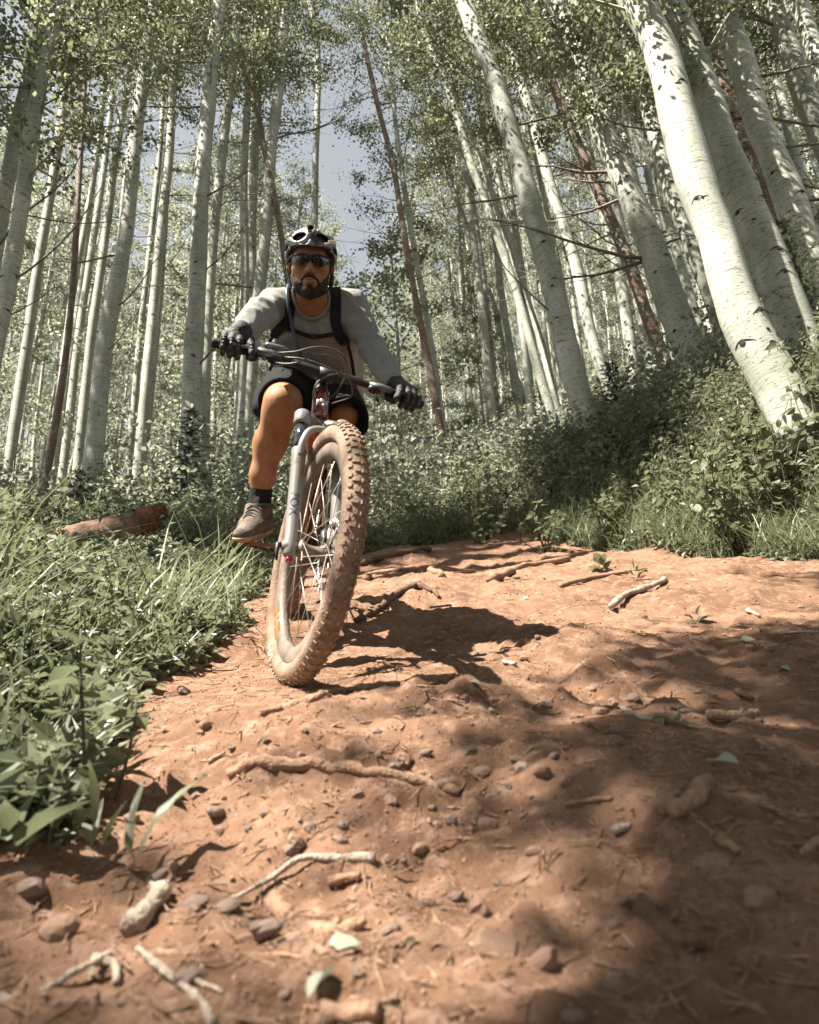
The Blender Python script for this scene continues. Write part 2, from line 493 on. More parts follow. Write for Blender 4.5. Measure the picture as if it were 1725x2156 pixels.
def leaves(mb, P, size, r, up=.35):
    n = len(P)
    nrm = N(r.normal(size=(n, 3)) + np.array([0, 0, up])); u = N(np.cross(nrm, r.normal(size=(n, 3)))); v = np.cross(nrm, u)
    s = (np.asarray(size) * r.uniform(.7, 1.25, n))[:, None]
    V = np.stack([P - u * s * .5, P + v * s * .42 + u * s * .03, P + u * s * .55, P - v * s * .42 + u * s * .03], 1)
    mb.add(V.reshape(-1, 3), np.arange(4 * n).reshape(-1, 4))


CROWN = [crown_variant(s, h, rd, nl, sz, pole=False) for s, h, rd, nl, sz in ((1, 8.5, 1.8, 9500, .062), (2, 7.6, 1.6, 8500, .062), (3, 9.4, 2.0, 10500, .062), (4, 7.0, 1.5, 7200, .06))]
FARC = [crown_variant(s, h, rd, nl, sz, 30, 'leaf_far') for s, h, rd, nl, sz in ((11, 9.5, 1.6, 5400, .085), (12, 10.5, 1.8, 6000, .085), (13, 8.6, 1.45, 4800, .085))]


def spline(P, n):
    P = np.asarray(P, float)
    L = np.concatenate([[0], np.cumsum(np.linalg.norm(np.diff(P, axis=0), axis=1))])
    t = np.linspace(0, L[-1], n)
    if len(P) < 3: return np.stack([np.interp(t, L, P[:, k]) for k in range(3)], -1)
    m = np.gradient(P, L, axis=0)
    k = np.clip(np.searchsorted(L, t, 'right') - 1, 0, len(P) - 2)
    h = (L[k + 1] - L[k]); s = ((t - L[k]) / h)[:, None]; h = h[:, None]
    return (2 * s ** 3 - 3 * s ** 2 + 1) * P[k] + (s ** 3 - 2 * s ** 2 + s) * h * m[k] + (-2 * s ** 3 + 3 * s ** 2) * P[k + 1] + (s ** 3 - s ** 2) * h * m[k + 1]


CAMW = W(CC)


def view_dir(u, v):
    return W(CR * (u - 862.5) / FPX + CU * (1078 - v) / FPX + np.array([0, 1, 0]))


def trunk_points(poly, D):
    """trunk centre line in the upright plane that stands D metres up the slope; ends below ground"""
    bx = poly[-1]
    Y = W(px(bx[0], bx[1], D))[1]
    P = []
    for u, v in poly:
        d = view_dir(u, v); P.append(CAMW + d * ((Y - CAMW[1]) / d[1]))
    P = P[::-1]
    low = P[0]; dr = N(P[1] - P[0]); dr[1] = 0
    for k in range(400):
        s = low @ M3
        if s[2] < ground(s[0], s[1], False) - .12: break
        low = low - dr * .03
    P[0] = low if np.linalg.norm(low - P[1]) > .2 else P[0]
    return np.array(P)


def scar(mb, c, X, Y, T, r, ang, size, rs):
    """an eye-shaped branch scar with its drooping brow, 2-3 mm proud of the bark"""
    def on(a, z, lift): return c + T * z + (r + lift) * (np.cos(a) * X + np.sin(a) * Y)
    n = 9; V = []; w = size / r; er = rs.uniform(.7, 1.2, 9); easp = rs.uniform(.45, 1.1)
    for k in range(n):
        q = 2 * math.pi * k / n; V.append(on(ang + .50 * w * math.cos(q) * er[k], .40 * size * math.sin(q) * er[k] * easp, .002))
    V.append(on(ang, 0, .012 if size > .02 else .005))
    mb.add(V, None, [[k, (k + 1) % n, n] for k in range(n)])
    if rs.random() < .3: return
    sp = rs.uniform(.7, 2.1); m = 7; V = []; tilt = rs.normal() * .35; drp = rs.uniform(.5, 1.2)
    for k in range(m):
        t = -1 + 2 * k / (m - 1); th = .16 * size * (1.05 - t * t); z = size * (.50 + tilt * t - drp * abs(t) ** 1.3) + size * .05 * rs.normal()
        a = ang + t * sp * w
        V += [on(a, z + th, .001), on(a, z, .005), on(a, z - th, .001)]
    Q = []
    for k in range(m - 1):
        for q in (0, 1): Q.append([3 * k + q, 3 * k + q + 1, 3 * k + q + 4, 3 * k + q + 3])
    mb.add(V, Q)


def dead_branch(p0, d, L, r0, rs, droop=.15):
    """a bare forked branch from p0; one mesh of twigs"""
    mb = MB(); n = 7
    side = N(np.cross(d, UPW)); pts = [p0 - d * .02]; dd = d.copy()
    for k in range(1, n):
        dd = N(dd + rs.normal(size=3) * .13 + UPW * (droop * (k / n - .2)))
        pts.append(pts[-1] + dd * L / (n - 1))
    pts = np.array(pts); mb.tube(pts, np.linspace(r0, r0 * .22, n), 5)
    for k in range(2, n):
        for q in range(rs.integers(1, 3)):
            e = N(dd + rs.normal(size=3) * .75); l = L * rs.uniform(.12, .38)
            a = pts[k - 1] + (pts[k] - pts[k - 1]) * rs.random()
            mb.tube([a, a + e * l * .5 + rs.normal(size=3) * .03 * l, a + e * l + UPW * l * .12], [r0 * .32, r0 * .2, r0 * .09], 4, cap=False)
    return mb


TREES = []


def aspen(name, poly, D, w, label, group='aspens near the trail', bark='aspen', crown=True, scars=14, nbr=4, each=False, seed=0, top=None, sides=14, brs=()):
    """poly: view points of the trunk from top to foot; w: width there in view points"""
    rs = np.random.default_rng(100 + seed)
    P = trunk_points(poly, D)
    dep = ((P - CAMW) @ (M3 @ np.array([0, 1.0, 0])))
    w0, w1 = w                                         # at the foot, at the top of the view
    r0, r1 = w0 / 2 / FPX * dep[1 if len(P) > 2 else 0], w1 / 2 / FPX * dep[-1]
    r1 = min(r1, r0 * .97)
    Ltot = np.linalg.norm(P[-1] - P[0]); dr = N(P[-1] - P[-2])
    H = top if top else max(Ltot + 4.5, 12.5)
    ext = max(0.2, H - Ltot)
    dr2 = N(dr * np.array([.6, .6, 1]))
    Q = spline(P, 26)
    Q2 = np.array([Q[-1] + dr * ext * .33 * .5 + dr2 * ext * .33 * .5, Q[-1] + dr2 * ext * .7, Q[-1] + dr2 * ext])
    pts = np.concatenate([Q, Q2])
    L = np.concatenate([[0], np.cumsum(np.linalg.norm(np.diff(pts, axis=0), axis=1))])
    rad = np.interp(L, [0, L[25], L[-1]], [r0, r1, r1 * .3]) * (1 + .035 * np.sin(L * 2.3 + seed) + .03 * rs.normal(size=len(L)))
    rad = rad * (1 + .16 * np.exp(-L / .25))
    pts[:, :2] += rad[:, None] * .06 * np.stack([np.sin(L * 1.7 + seed), np.cos(L * 1.3 + seed)], -1)
    base = pts[0].copy()
    o = root(name, loc=base, label=label, cat='tree', group=group)
    mb = MB().tube(pts, rad, sides, uvl=True)
    part('trunk', mb, MT[bark], o, slope=False, uv=True)
    T = N(np.gradient(pts, axis=0))
    joined = MB()
    for k in range(scars):
        z = L[25] * rs.uniform(.05, 1.0); f = np.interp(z, L, np.arange(len(L))); a = int(f); fr = f - a
        c = pts[a] * (1 - fr) + pts[min(a + 1, len(pts) - 1)] * fr; r = np.interp(z, L, rad)
        t = T[a]; X = N(np.array([0, 1, .03]) - (np.array([0, 1, .03]) @ t) * t); Yv = np.cross(t, X)
        s = MB() if each else joined
        scar(s, c, X, Yv, t, r, rs.uniform(math.pi * .55, math.pi * 1.45), r * (rs.uniform(.13, .36) if r > .13 else rs.uniform(.2, .5) if r > .09 else rs.uniform(.3, .6)), rs)
        if each: part('branch_scar', s, MT['scar'], o, slope=False)
    if not each and joined.n: part('bark_scars', joined, MT['scar'], o, slope=False, kind='stuff')
    todo = list(brs)
    for k in range(nbr):
        z = L[25] * rs.uniform(.3, 1.0); a = rs.uniform(-.3, 1) * (1 if rs.random() < .5 else -1)
        todo.append((z, np.array([math.copysign(1, a), -abs(a) * .8 * (rs.random() < .6) + .3, rs.uniform(-.1, .5)]), rs.uniform(.9, 2.6), r0 * .15))
    for z, d, l, rr in todo:
        f = np.interp(z, L, np.arange(len(L))); a = int(f); c = pts[a] + (pts[min(a + 1, len(pts) - 1)] - pts[a]) * (f - a)
        part('branch', dead_branch(c, N(d), l, max(rr, .010), rs), MT['twig'], o, slope=False)
    if crown:
        v = CROWN[seed % len(CROWN)]
        ch = 7.0
        top_p = pts[-1]; sc = rs.uniform(.9, 1.1)
        kk = max(1, int(np.argmin(np.abs(L - (L[-1] - 7.6 * sc))))); low_p = pts[kk] + (L[-1] - 7.6 * sc - L[kk]) * T[kk]
        qt = Vector(top_p - low_p).to_track_quat('Z', 'Y') @ Matrix.Rotation(rs.uniform(0, 6.28), 3, 'Z').to_quaternion()
        for nm, me in (('crown', v[0]), ('limb', v[1])):
            c = link(nm, me, o); c.location = Vector(low_p - base); c.rotation_mode = 'QUATERNION'; c.rotation_quaternion = qt; c.scale = (sc, sc, sc)
    TREES.append((o, base))
    return o


HERO = [
 ('A', [(104, 0), (60, 165), (22, 350), (-6, 500), (-50, 800), (-75, 1060)], 7.6, (34, 25), 'tall white aspen leaning right, leftmost trunk of the close pair by the left edge', 'aspen'),
 ('B', [(136, 0), (100, 110), (65, 300), (45, 430), (18, 590), (-12, 740), (-50, 1060)], 7.0, (36, 26), 'white aspen with black knots, right one of the close pair at left edge', 'aspen'),
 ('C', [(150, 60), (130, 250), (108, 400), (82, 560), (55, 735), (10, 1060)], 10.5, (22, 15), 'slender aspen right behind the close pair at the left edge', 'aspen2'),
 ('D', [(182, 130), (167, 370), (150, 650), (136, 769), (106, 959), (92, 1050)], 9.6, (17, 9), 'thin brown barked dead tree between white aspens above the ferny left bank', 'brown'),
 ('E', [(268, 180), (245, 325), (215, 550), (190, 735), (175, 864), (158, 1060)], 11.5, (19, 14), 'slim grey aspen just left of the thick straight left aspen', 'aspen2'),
 ('F', [(326, 0), (303, 160), (282, 340), (256, 550), (220, 737), (206, 864), (186, 1070)], 9.3, (38, 22), 'thick straight aspen on the left bank, foot behind the fallen log', 'aspen'),
 ('G', [(378, 40), (367, 150), (355, 350), (325, 625), (316, 737), (298, 927), (285, 1080)], 11.0, (25, 14), 'slim aspen rising just right of the broken fallen log end', 'aspen'),
 ('H', [(463, 0), (440, 200), (426, 400), (412, 660), (406, 800), (393, 1100)], 9.2, (42, 26), 'big white aspen behind the little dark fir', 'aspen'),
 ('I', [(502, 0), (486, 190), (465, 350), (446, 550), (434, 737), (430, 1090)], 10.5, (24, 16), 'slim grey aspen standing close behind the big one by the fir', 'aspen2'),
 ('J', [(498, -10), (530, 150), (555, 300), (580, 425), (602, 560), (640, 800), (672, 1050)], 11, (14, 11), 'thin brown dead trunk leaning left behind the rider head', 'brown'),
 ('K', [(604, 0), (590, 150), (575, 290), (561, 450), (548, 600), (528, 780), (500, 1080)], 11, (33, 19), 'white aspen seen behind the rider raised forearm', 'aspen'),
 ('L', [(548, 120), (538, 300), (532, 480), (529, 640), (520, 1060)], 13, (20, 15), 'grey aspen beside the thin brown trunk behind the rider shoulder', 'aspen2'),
 ('M', [(652, 0), (663, 60), (670, 130), (667, 260), (662, 470), (655, 1000)], 15, (16, 12), 'straight thin aspen rising straight above the helmet', 'aspen'),
 ('N', [(770, 110), (803, 250), (822, 320), (844, 447), (860, 545), (888, 694), (917, 838), (950, 1060)], 12.5, (17, 10), 'brown barked trunk of the leaning pair beside the rider left arm', 'brown'),
 ('N2', [(838, 300), (855, 420), (872, 520), (890, 620), (910, 740), (930, 880), (946, 1050)], 13.2, (15, 11), 'white trunk of the leaning pair beside the rider left arm', 'aspen'),
 ('O', [(878, 0), (918, 135), (943, 190), (968, 260), (993, 350), (1023, 425), (1058, 525), (1083, 600), (1118, 725), (1172, 900)], 13, (20, 14), 'slim aspen that kinks near the top, just left of the curved bare branch', 'aspen2'),
 ('O2', [(938, 170), (965, 225), (1003, 310), (1033, 400), (1063, 500), (1103, 610), (1136, 710), (1180, 890)], 13.6, (16, 12), 'slim sunlit aspen next to the kinked one', 'aspen'),
 ('P', [(900, 240), (938, 360), (973, 450), (1013, 575), (1043, 650), (1063, 725), (1130, 900)], 16, (14, 10), 'thinnest leaning aspen in the gap right of the brown trunk', 'aspen2'),
 ('Q', [(976, 0), (1003, 75), (1033, 140), (1063, 240), (1098, 360), (1128, 475), (1158, 575), (1195, 741), (1218, 827), (1241, 902), (1266, 975)], 8.5, (52, 36), 'stout white aspen rooted at the top of the grassy bank, mid view', 'aspen'),
 ('R', [(1033, 0), (1063, 75), (1093, 160), (1123, 260), (1148, 350), (1173, 435), (1203, 525), (1223, 600), (1243, 700), (1310, 890)], 12.5, (26, 19), 'slender pale aspen between the stout one and the orange barked trunk', 'aspen'),
 ('S', [(1100, -10), (1128, 90), (1163, 175), (1198, 260), (1233, 340), (1263, 410), (1303, 500), (1338, 590), (1363, 665), (1410, 790)], 10.5, (28, 16), 'orange brown peeling trunk with many bare branches to its left', 'brown'),
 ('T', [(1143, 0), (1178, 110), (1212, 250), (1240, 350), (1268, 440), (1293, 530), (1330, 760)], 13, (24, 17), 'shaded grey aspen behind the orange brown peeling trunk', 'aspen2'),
 ('U', [(1170, 0), (1205, 65), (1228, 140), (1253, 240), (1288, 320), (1323, 400), (1353, 475), (1388, 565), (1418, 650), (1448, 725), (1490, 850)], 8.6, (66, 38), 'thick bright aspen with banded bark left of the two biggest trunks', 'aspen'),
 ('V', [(1208, 10), (1248, 125), (1303, 215), (1333, 280), (1373, 340), (1408, 415), (1443, 485), (1473, 555), (1540, 720)], 11.5, (30, 18), 'narrow sunlit aspen in the gap before the biggest trunk', 'aspen'),
 ('W', [(1280, 0), (1313, 75), (1343, 150), (1363, 225), (1388, 310), (1440, 470), (1510, 640)], 9.5, (40, 26), 'aspen half hidden behind the biggest trunk', 'aspen2'),
 ('X', [(1338, 0), (1378, 75), (1406, 160), (1428, 250), (1450, 325), (1480, 425), (1510, 500), (1536, 600), (1573, 700), (1608, 760), (1682, 900)], 5.6, (92, 64), 'biggest aspen trunk, grey white with large eye shaped scars', 'aspen'),
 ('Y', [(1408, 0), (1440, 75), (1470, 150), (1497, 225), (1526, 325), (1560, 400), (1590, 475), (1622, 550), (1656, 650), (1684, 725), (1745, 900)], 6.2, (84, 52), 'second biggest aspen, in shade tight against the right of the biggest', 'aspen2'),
 ('Z', [(1445, 0), (1480, 80), (1515, 170), (1550, 270), (1585, 350), (1613, 440), (1660, 560), (1740, 760)], 8.6, (40, 25), 'dark brown peeling trunk behind the second biggest aspen', 'brown'),
 ('AA', [(1512, 0), (1540, 75), (1568, 150), (1592, 250), (1625, 325), (1656, 400), (1688, 500), (1720, 600), (1790, 800)], 7.0, (62, 50), 'thick white aspen by the right edge with banded bark', 'aspen'),
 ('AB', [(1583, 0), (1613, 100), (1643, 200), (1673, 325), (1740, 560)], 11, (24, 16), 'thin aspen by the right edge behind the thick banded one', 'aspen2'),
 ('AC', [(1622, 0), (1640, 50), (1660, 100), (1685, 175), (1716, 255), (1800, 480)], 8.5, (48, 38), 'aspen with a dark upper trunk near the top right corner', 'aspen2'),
 ('AD', [(1680, -10), (1700, 60), (1730, 150), (1850, 480)], 8.0, (40, 32), 'aspen cut by the frame in the top right corner', 'aspen'),
]
EACH = {'B', 'F', 'H', 'Q', 'U', 'X', 'Y', 'AA'}
BR = {'S': [(3.2, np.array([-1, -.2, .35]), 1.9, .016), (4.1, np.array([-1, .1, .3]), 1.7, .014), (5.0, np.array([-1, -.3, .25]), 1.6, .014), (2.6, np.array([-1, -.1, .5]), 1.4, .014), (6.2, np.array([-1, 0, .2]), 1.5, .013), (4.6, np.array([1, -.2, .3]), 1.0, .012)],
      'Q': [(7.2, np.array([-1, -.3, .45]), 1.5, .016), (2.2, np.array([-1, -.2, .6]), 1.6, .016), (5.6, np.array([-1, -.3, .1]), .9, .012)],
      'H': [(2.6, np.array([1, -.5, .75]), 2.4, .018), (4.4, np.array([1, -.3, .8]), 1.7, .014)],
      'F': [(3.8, np.array([1, -.3, .75]), 1.5, .014), (3.0, np.array([1, -.5, .4]), 1.2, .012)],
      'A': [(4.2, np.array([1, -.3, .7]), 2.2, .018)], 'B': [(6.3, np.array([1, -.2, .3]), 2.0, .014), (3.4, np.array([.8, -.2, .9]), 2.0, .016)],
      'N': [(5.2, np.array([1, -.2, .4]), 1.4, .012), (6.2, np.array([-1, -.1, .4]), 1.6, .012)], 'M': [(6., np.array([1, 0, .6]), 1.3, .012)]}
for k, (nm, poly, D, w, lab, bark) in enumerate(HERO):
    big = nm in EACH
    aspen('dead_tree' if bark == 'brown' else 'aspen_tree', poly, D, w, lab, 'tall trees beside the trail', bark, crown=bark != 'brown', scars=(18 if big else 13) if bark != 'brown' else 5,
          nbr=0 if nm in ('X', 'Y') else (3 if nm in BR else 5), each=big, seed=k, sides=20 if D < 9 else 12, brs=BR.get(nm, ()), top=None if bark != 'brown' else (8.5 if nm in 'DJ' else None))

rx = np.random.default_rng(88)
for k in range(26):
    right = k < 17
    u = rx.uniform(1000, 1720) if right else rx.uniform(20, 560)
    D = rx.uniform(11, 19); lean = .30 * (u - 700) / 900 if right else .16 * (u - 640) / 640
    v0 = 930 - (u - 1000) * .28 if right else 1040
    poly = [(u - lean * (v0 - v) + 6 * math.sin(v * .01 + k), v) for v in (0, v0 * .33, v0 * .66, v0)]
    w = rx.uniform(.12, .2) * FPX / D
    aspen('aspen_tree', poly, D, (w, w * .62), ('slim pale trunk standing further back among the thick right hand aspens' if right else 'slim pale trunk standing further back among the left hand aspens'),
          'slim aspens further back', 'aspen' if k % 3 else 'aspen2', scars=9, nbr=5, seed=60 + k, sides=9)

# ------------------------------------------------------------------ unseen aspens added around the near trail, placed to shape its dappled shade
SUNS = SUN @ M3
GUPS = np.array([0, math.sin(PITCH), math.cos(PITCH)])
LITP = [(np.array(p), r) for p, r in (((-.20, 1.40, 0), .2), ((.15, 1.5, 0), .0), ((-.37, 1.9, .2), .35), ((-.60, 2.5, 1.05), .2), ((-1.2, 2.6, .3), .45), ((-1.8, 3.8, .3), .5), ((.05, 1.12, 0), .06), ((.30, 1.05, 0), .0), ((-.12, .78, 0), .06), ((-.30, .62, 0), .02), ((.15, .82, 0), .0), ((.0, 1.95, 0), .35), ((.20, 1.85, 0), .12), ((1.2, 5.8, .4), .25), ((2.1, 5.1, .5), .2), ((2.0, 6.2, .9), .25), ((-.37, 2.45, 1.42), .12), ((1.5, 6.9, .7), .2), ((.32, 1.78, 0), .2), ((.30, 2.05, 0), .15), ((.2, 3.3, 0), .05))]
SHADE = [np.array(p) for p in ((.48, .62, 0), (.62, .95, 0), (.85, 1.25, 0), (1.1, 1.6, 0), (1.25, 2.1, 0), (1.5, 2.6, 0), (1.9, 3.0, 0), (1.2, 3.1, 0), (2.2, 3.3, 0), (2.8, 5.6, 3.0), (3.3, 6.3, 2.5), (2.6, 8.5, 3.0), (3.8, 8.5, 4), (1.4, 1.6, 0), (1.9, 2.4, 0), (2.3, 2.9, 0), (2.9, 5.6, 1.5), (-.1, 4.8, 0))]


def blocks(c, p, r):
    """is the crown at c (slope frame) within r of the sun ray from p"""
    w = c - p; t = w @ SUNS; d = w - SUNS * t
    dz = d @ GUPS; dh = np.linalg.norm(d - dz * GUPS)
    return t > 0 and (dh / (1.42 + r)) ** 3 + (dz / (3.9 + r)) ** 3 < 1


rsd = np.random.default_rng(5)
shade_feet = []; crossed = {}
def try_foot(x, y, hc, rule):
    if x > -2.3 and y > -1.5 or (y > -.5 and abs(x) < .70 * y + 1.0): return False
    if any((x - a) ** 2 + (y - b_) ** 2 < .3 for a, b_, _ in shade_feet): return False
    c = np.array([x, y, 0]) + GUPS * hc
    if any(blocks(c, p, r) for p, r in LITP): return False
    hs_ = np.array([x, y, float(ground(np.array([x]), np.array([y]), False)[0])]) + GUPS * np.linspace(0, hc, 60)[:, None]
    hit = []
    for q_, (p, r) in enumerate(LITP):
        w = hs_ - p; t = w @ SUNS
        if np.linalg.norm(w - t[:, None] * SUNS, axis=1).min() < max(r * .8, .25):
            if q_ in (0, 2, 3, 8, 9, 10) or crossed.get(q_, 0) >= 1: return False
            hit.append(q_)
    for q_ in hit: crossed[q_] = crossed.get(q_, 0) + 1
    if rule and not any(blocks(c, p, -.9) for p in SHADE): return False
    shade_feet.append((x, y, hc)); return True


for p in SHADE:
    best = None
    for q in range(400):
        t = rsd.uniform(9, 17.5); c = p + SUNS * t + np.array([1, .3 * rsd.normal(), 0]) * 1.6 * q / 400 * (-1 if p[0] < -.5 else 1)
        hc = rsd.uniform(7.5, 15.5); f = c - GUPS * hc
        g = float(ground(f[:1], f[1:2], False)[0]); hc += f[2] - g
        if 6.0 < hc < 18 and try_foot(f[0], f[1], hc, False): break

n0 = len(shade_feet)
for q in range(3000):
    if len(shade_feet) > n0 + 9: break
    try_foot(rsd.uniform(-11, -2.5), rsd.uniform(-6, 7), rsd.uniform(8.5, 12.5), False)
DENSE = [crown_variant(s, 7.0, .95, 12000, .085, 44) for s in (21, 22)]  # denser than the visible crowns, made for deeper shade
for q in range(4000):  # more unseen aspens beside and behind the camera, added to block skylight
    if len(shade_feet) > n0 + 40: break
    x_, y_ = rsd.uniform(-7, 8), rsd.uniform(-9, 3.2)
    if y_ > -1.5 and abs(x_) < .7 * max(y_, 0) + 2.0: continue
    try_foot(x_, y_, rsd.uniform(8.5, 11.5), False)
WIDE = crown_variant(31, 7.4, 1.9, 12000, .09, 40)
shade_trunk = None
for k, (x, y, hc) in enumerate(shade_feet):
    Hh = hc + 3.6; loc = W(gp(x, y))
    o = root('aspen_tree', loc=loc, label='tall unseen aspen near the viewer, added to shade the trail', cat='tree', group='unseen aspens added around the near trail')
    if shade_trunk is None:
        z = np.linspace(-.4, 14, 12); shade_trunk = MB().tube(np.stack([.1 * np.sin(z * .3), .08 * np.cos(z * .4), z], -1), np.interp(z, [-.4, 0, 9, 14], [.15, .13, .08, .02]), 10, uvl=True).mesh('shade_trunk', MT['aspen'], slope=False, uv=True)
    t = link('trunk', shade_trunk, o); t.scale = (1, 1, Hh / 14); t.rotation_euler = (0, 0, k * 1.3)
    v = DENSE[k % 2] if x < -1.9 and y > -4 else WIDE
    for nm, me in (('crown', v[0]), ('limb', v[1])):
        c = link(nm, me, o, (0, 0, hc - 3.6)); c.rotation_euler = (0, 0, k * 1.9)

def shmap():
    for y in np.arange(6, .4, -.35):
        print('%.1f ' % y + ''.join('.123456789'[min(9, sum(blocks(np.array([a, q, 0]) + GUPS * hc, np.array([x, y, 0]), 0) for a, q, hc in shade_feet))] for x in np.arange(-2.4, 3.4, .15)))


# ------------------------------------------------------------------ the stand of aspens further up
def far_proto(seed, H, r0):
    rs = np.random.default_rng(seed)
    z = np.linspace(-.6, H, 12)
    p = np.stack([.12 * np.sin(z * .35 + seed) + rs.normal(size=12) * .03, .1 * np.cos(z * .3 + seed), z], -1)
    return MB().tube(p, np.interp(z, [-.6, 0, H * .6, H], [r0 * 1.4, r0, r0 * .62, r0 * .15]), 7, uvl=True).mesh('far_trunk', MT['aspen' if seed % 3 else 'aspen2'], slope=False, uv=True)


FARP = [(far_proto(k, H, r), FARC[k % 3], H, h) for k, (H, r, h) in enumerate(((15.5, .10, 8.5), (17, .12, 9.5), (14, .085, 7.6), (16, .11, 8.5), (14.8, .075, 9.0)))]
rf = np.random.default_rng(42)
spots = []
hero_xy = [(np.array(b) @ M3)[:2] for _, b in TREES]
GAPS = [(700, 838, 0, 480), (90, 130, 0, 0)]


def far_ok(x, y):
    u0 = pr(np.array([x, y, 1.0]))[0]
    top = pr(np.array([x, y + 3, 13.0]))
    w = 1.5 / y * FPX
    if y < 33 and 690 < top[0] + 0 and top[0] < 850 and y > 0:
        if abs(top[0] - 770) < 70 + w * .7: return False
    if y < 22 and 600 < top[0] < 900: return False
    return True


tries = 0
while len(spots) < 265 and tries < 40000:
    tries += 1
    y = 10 + 62 * rf.random() ** 1.15; x = rf.uniform(-.78, .80) * y
    if y < 15 and rf.random() < .6: continue
    if not far_ok(x, y): continue
    dmin = 1.15 if y > 18 else 1.9
    if any((x - a) ** 2 + (y - b) ** 2 < dmin * dmin for a, b in spots) or any((x - a) ** 2 + (y - b) ** 2 < 2.0 for a, b in hero_xy): continue
    spots.append((x, y))
protos = []
FARLAB = ['pale slender aspen in the dense stand up the slope, light green crown', 'thin white aspen far up the slope among many alike']
for k, (x, y) in enumerate(spots):
    me, cr, H, ch = FARP[k % len(FARP)]
    loc = W(gp(x, y)); sc = rf.uniform(.82, 1.08)
    o = root('aspen_tree', loc=loc, label=FARLAB[0] if y < 30 else FARLAB[1], cat='tree', group='aspens of the stand up the slope' if y < 30 else 'aspens far up the slope')
    o.rotation_euler = (rf.normal() * .025, rf.normal() * .03, rf.uniform(0, 6.28)); o.scale = (sc, sc, sc)
    link('trunk', me, o)
    c = link('crown', cr[0], o, (0, 0, H - ch)); c.rotation_euler = (0, 0, rf.uniform(0, 6.28))
    if y < 26:
        c2 = link('limb', cr[1], o, (0, 0, H - ch)); c2.rotation_euler = c.rotation_euler

n = 0; young = []
while n < 60:
    y = 13 + 40 * rf.random() ** 1.3; x = rf.uniform(-.75, .8) * y
    if y < 20 and abs(pr(np.array([x, y, 1.5]))[0] - 650) < 130: continue
    if any((x - a) ** 2 + (y - b) ** 2 < 2.2 for a, b in young): continue
    young.append((x, y)); n += 1
    cr = FARC[n % 3]; sc = rf.uniform(.45, .95)
    o = root('young_aspen', loc=W(gp(x, y)), label='bushy young aspen leafy down to the ground between white trunks', cat='tree', group='young aspens between the trunks')
    for nm, me in (('crown', cr[0]), ('limb', cr[1])):
        q = link(nm, me, o, (0, 0, .2)); q.scale = (sc * 1.15, sc * 1.15, sc); q.rotation_euler = (0, 0, n * 1.7)
fm = MB(); m = 60000
y = rf.uniform(52, 95, m); x = rf.uniform(-.9, .9, m) * y
b_ = np.stack([x, y, ground(x, y, False)], -1) + np.array([0, math.sin(PITCH), math.cos(PITCH)]) * (rf.random(m)[:, None] ** 1.2 * (9 + 4 * vnoise(np.stack([x, y], -1) * .12, 3))[:, None])
leaves(fm, b_, .42, rf, .3)
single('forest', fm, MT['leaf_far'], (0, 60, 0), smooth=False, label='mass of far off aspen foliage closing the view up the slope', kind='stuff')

# ------------------------------------------------------------------ undergrowth that nobody could count
GUP = np.array([0, math.sin(PITCH), math.cos(PITCH)])   # upright, seen in the slope frame
ru = np.random.default_rng(77)


def veg_points(n, d0, d1, wid=.74, sdmin=.03, sdmax=99, xr=None):
    out = []; c = 0
    while c < n:
        D = np.exp(ru.uniform(math.log(d0), math.log(d1), n)); x = ru.uniform(-wid, wid, n) * D
        P = np.stack([x, D], -1); s = sdf_poly(P, DIRT)
        k = (s > sdmin + .12 * vnoise(P * 4, 5)) & (s < sdmax)
        if xr: k &= (x > xr[0]) & (x < xr[1])
        P = P[k]; out.append(P); c += len(P)
        if len(P) == 0: break
    P = np.concatenate(out)[:n]
    return np.concatenate([P, ground(P[:, 0], P[:, 1])[:, None]], 1)


def grass_blades(mb, B, hgt, wid, bend):
    n = len(B); a = ru.uniform(0, 2 * np.pi, n); d = np.stack([np.cos(a), np.sin(a), np.zeros(n)], -1)
    s = np.stack([-np.sin(a), np.cos(a), np.zeros(n)], -1)
    tw = ru.uniform(-1, 1, n)[:, None]; s = N(s + d * tw)
    hgt = hgt[:, None]; wid = wid[:, None]; bend = bend[:, None]
    rowsv = []
    for t, w in ((0, .7), (.35, 1.), (.7, .75), (1., 0)):
        c = B + GUP * hgt * (t - .35 * bend * t ** 2.2) + d * hgt * bend * t ** 2
        rowsv += [c - s * wid * w * .5, c + s * wid * w * .5] if w else [c]
    V = np.stack(rowsv, 1); b = (np.arange(n) * 7)[:, None]
    mb.add(V.reshape(-1, 3), np.concatenate([b + np.array([0, 1, 3, 2]), b + np.array([2, 3, 5, 4])]), b + np.array([4, 5, 6]))


def herb_leaves(mb, P, size, up=.8, asp=.5):
    n = len(P)
    nrm = N(ru.normal(size=(n, 3)) * .7 + GUP * up); u = N(np.cross(nrm, ru.normal(size=(n, 3)))); v = np.cross(nrm, u)
    s = np.asarray(size)[:, None]
    V = np.stack([P, P + u * s * .45 + v * s * asp * .5 + nrm * s * .08, P + u * s - nrm * s * .12, P + u * s * .45 - v * s * asp * .5 + nrm * s * .08], 1)
    b = (np.arange(n) * 4)[:, None]
    mb.add(V.reshape(-1, 3), None, np.concatenate([b + np.array([0, 2, 1]), b + np.array([0, 3, 2])]))


def clear_log(B, h):
    t = pr(B + GUP * h[:, None]); k = (t[:, 0] > 60) & (t[:, 0] < 350) & (t[:, 1] < 1128) & (B[:, 1] < 5.3)
    return B[~k], h[~k]


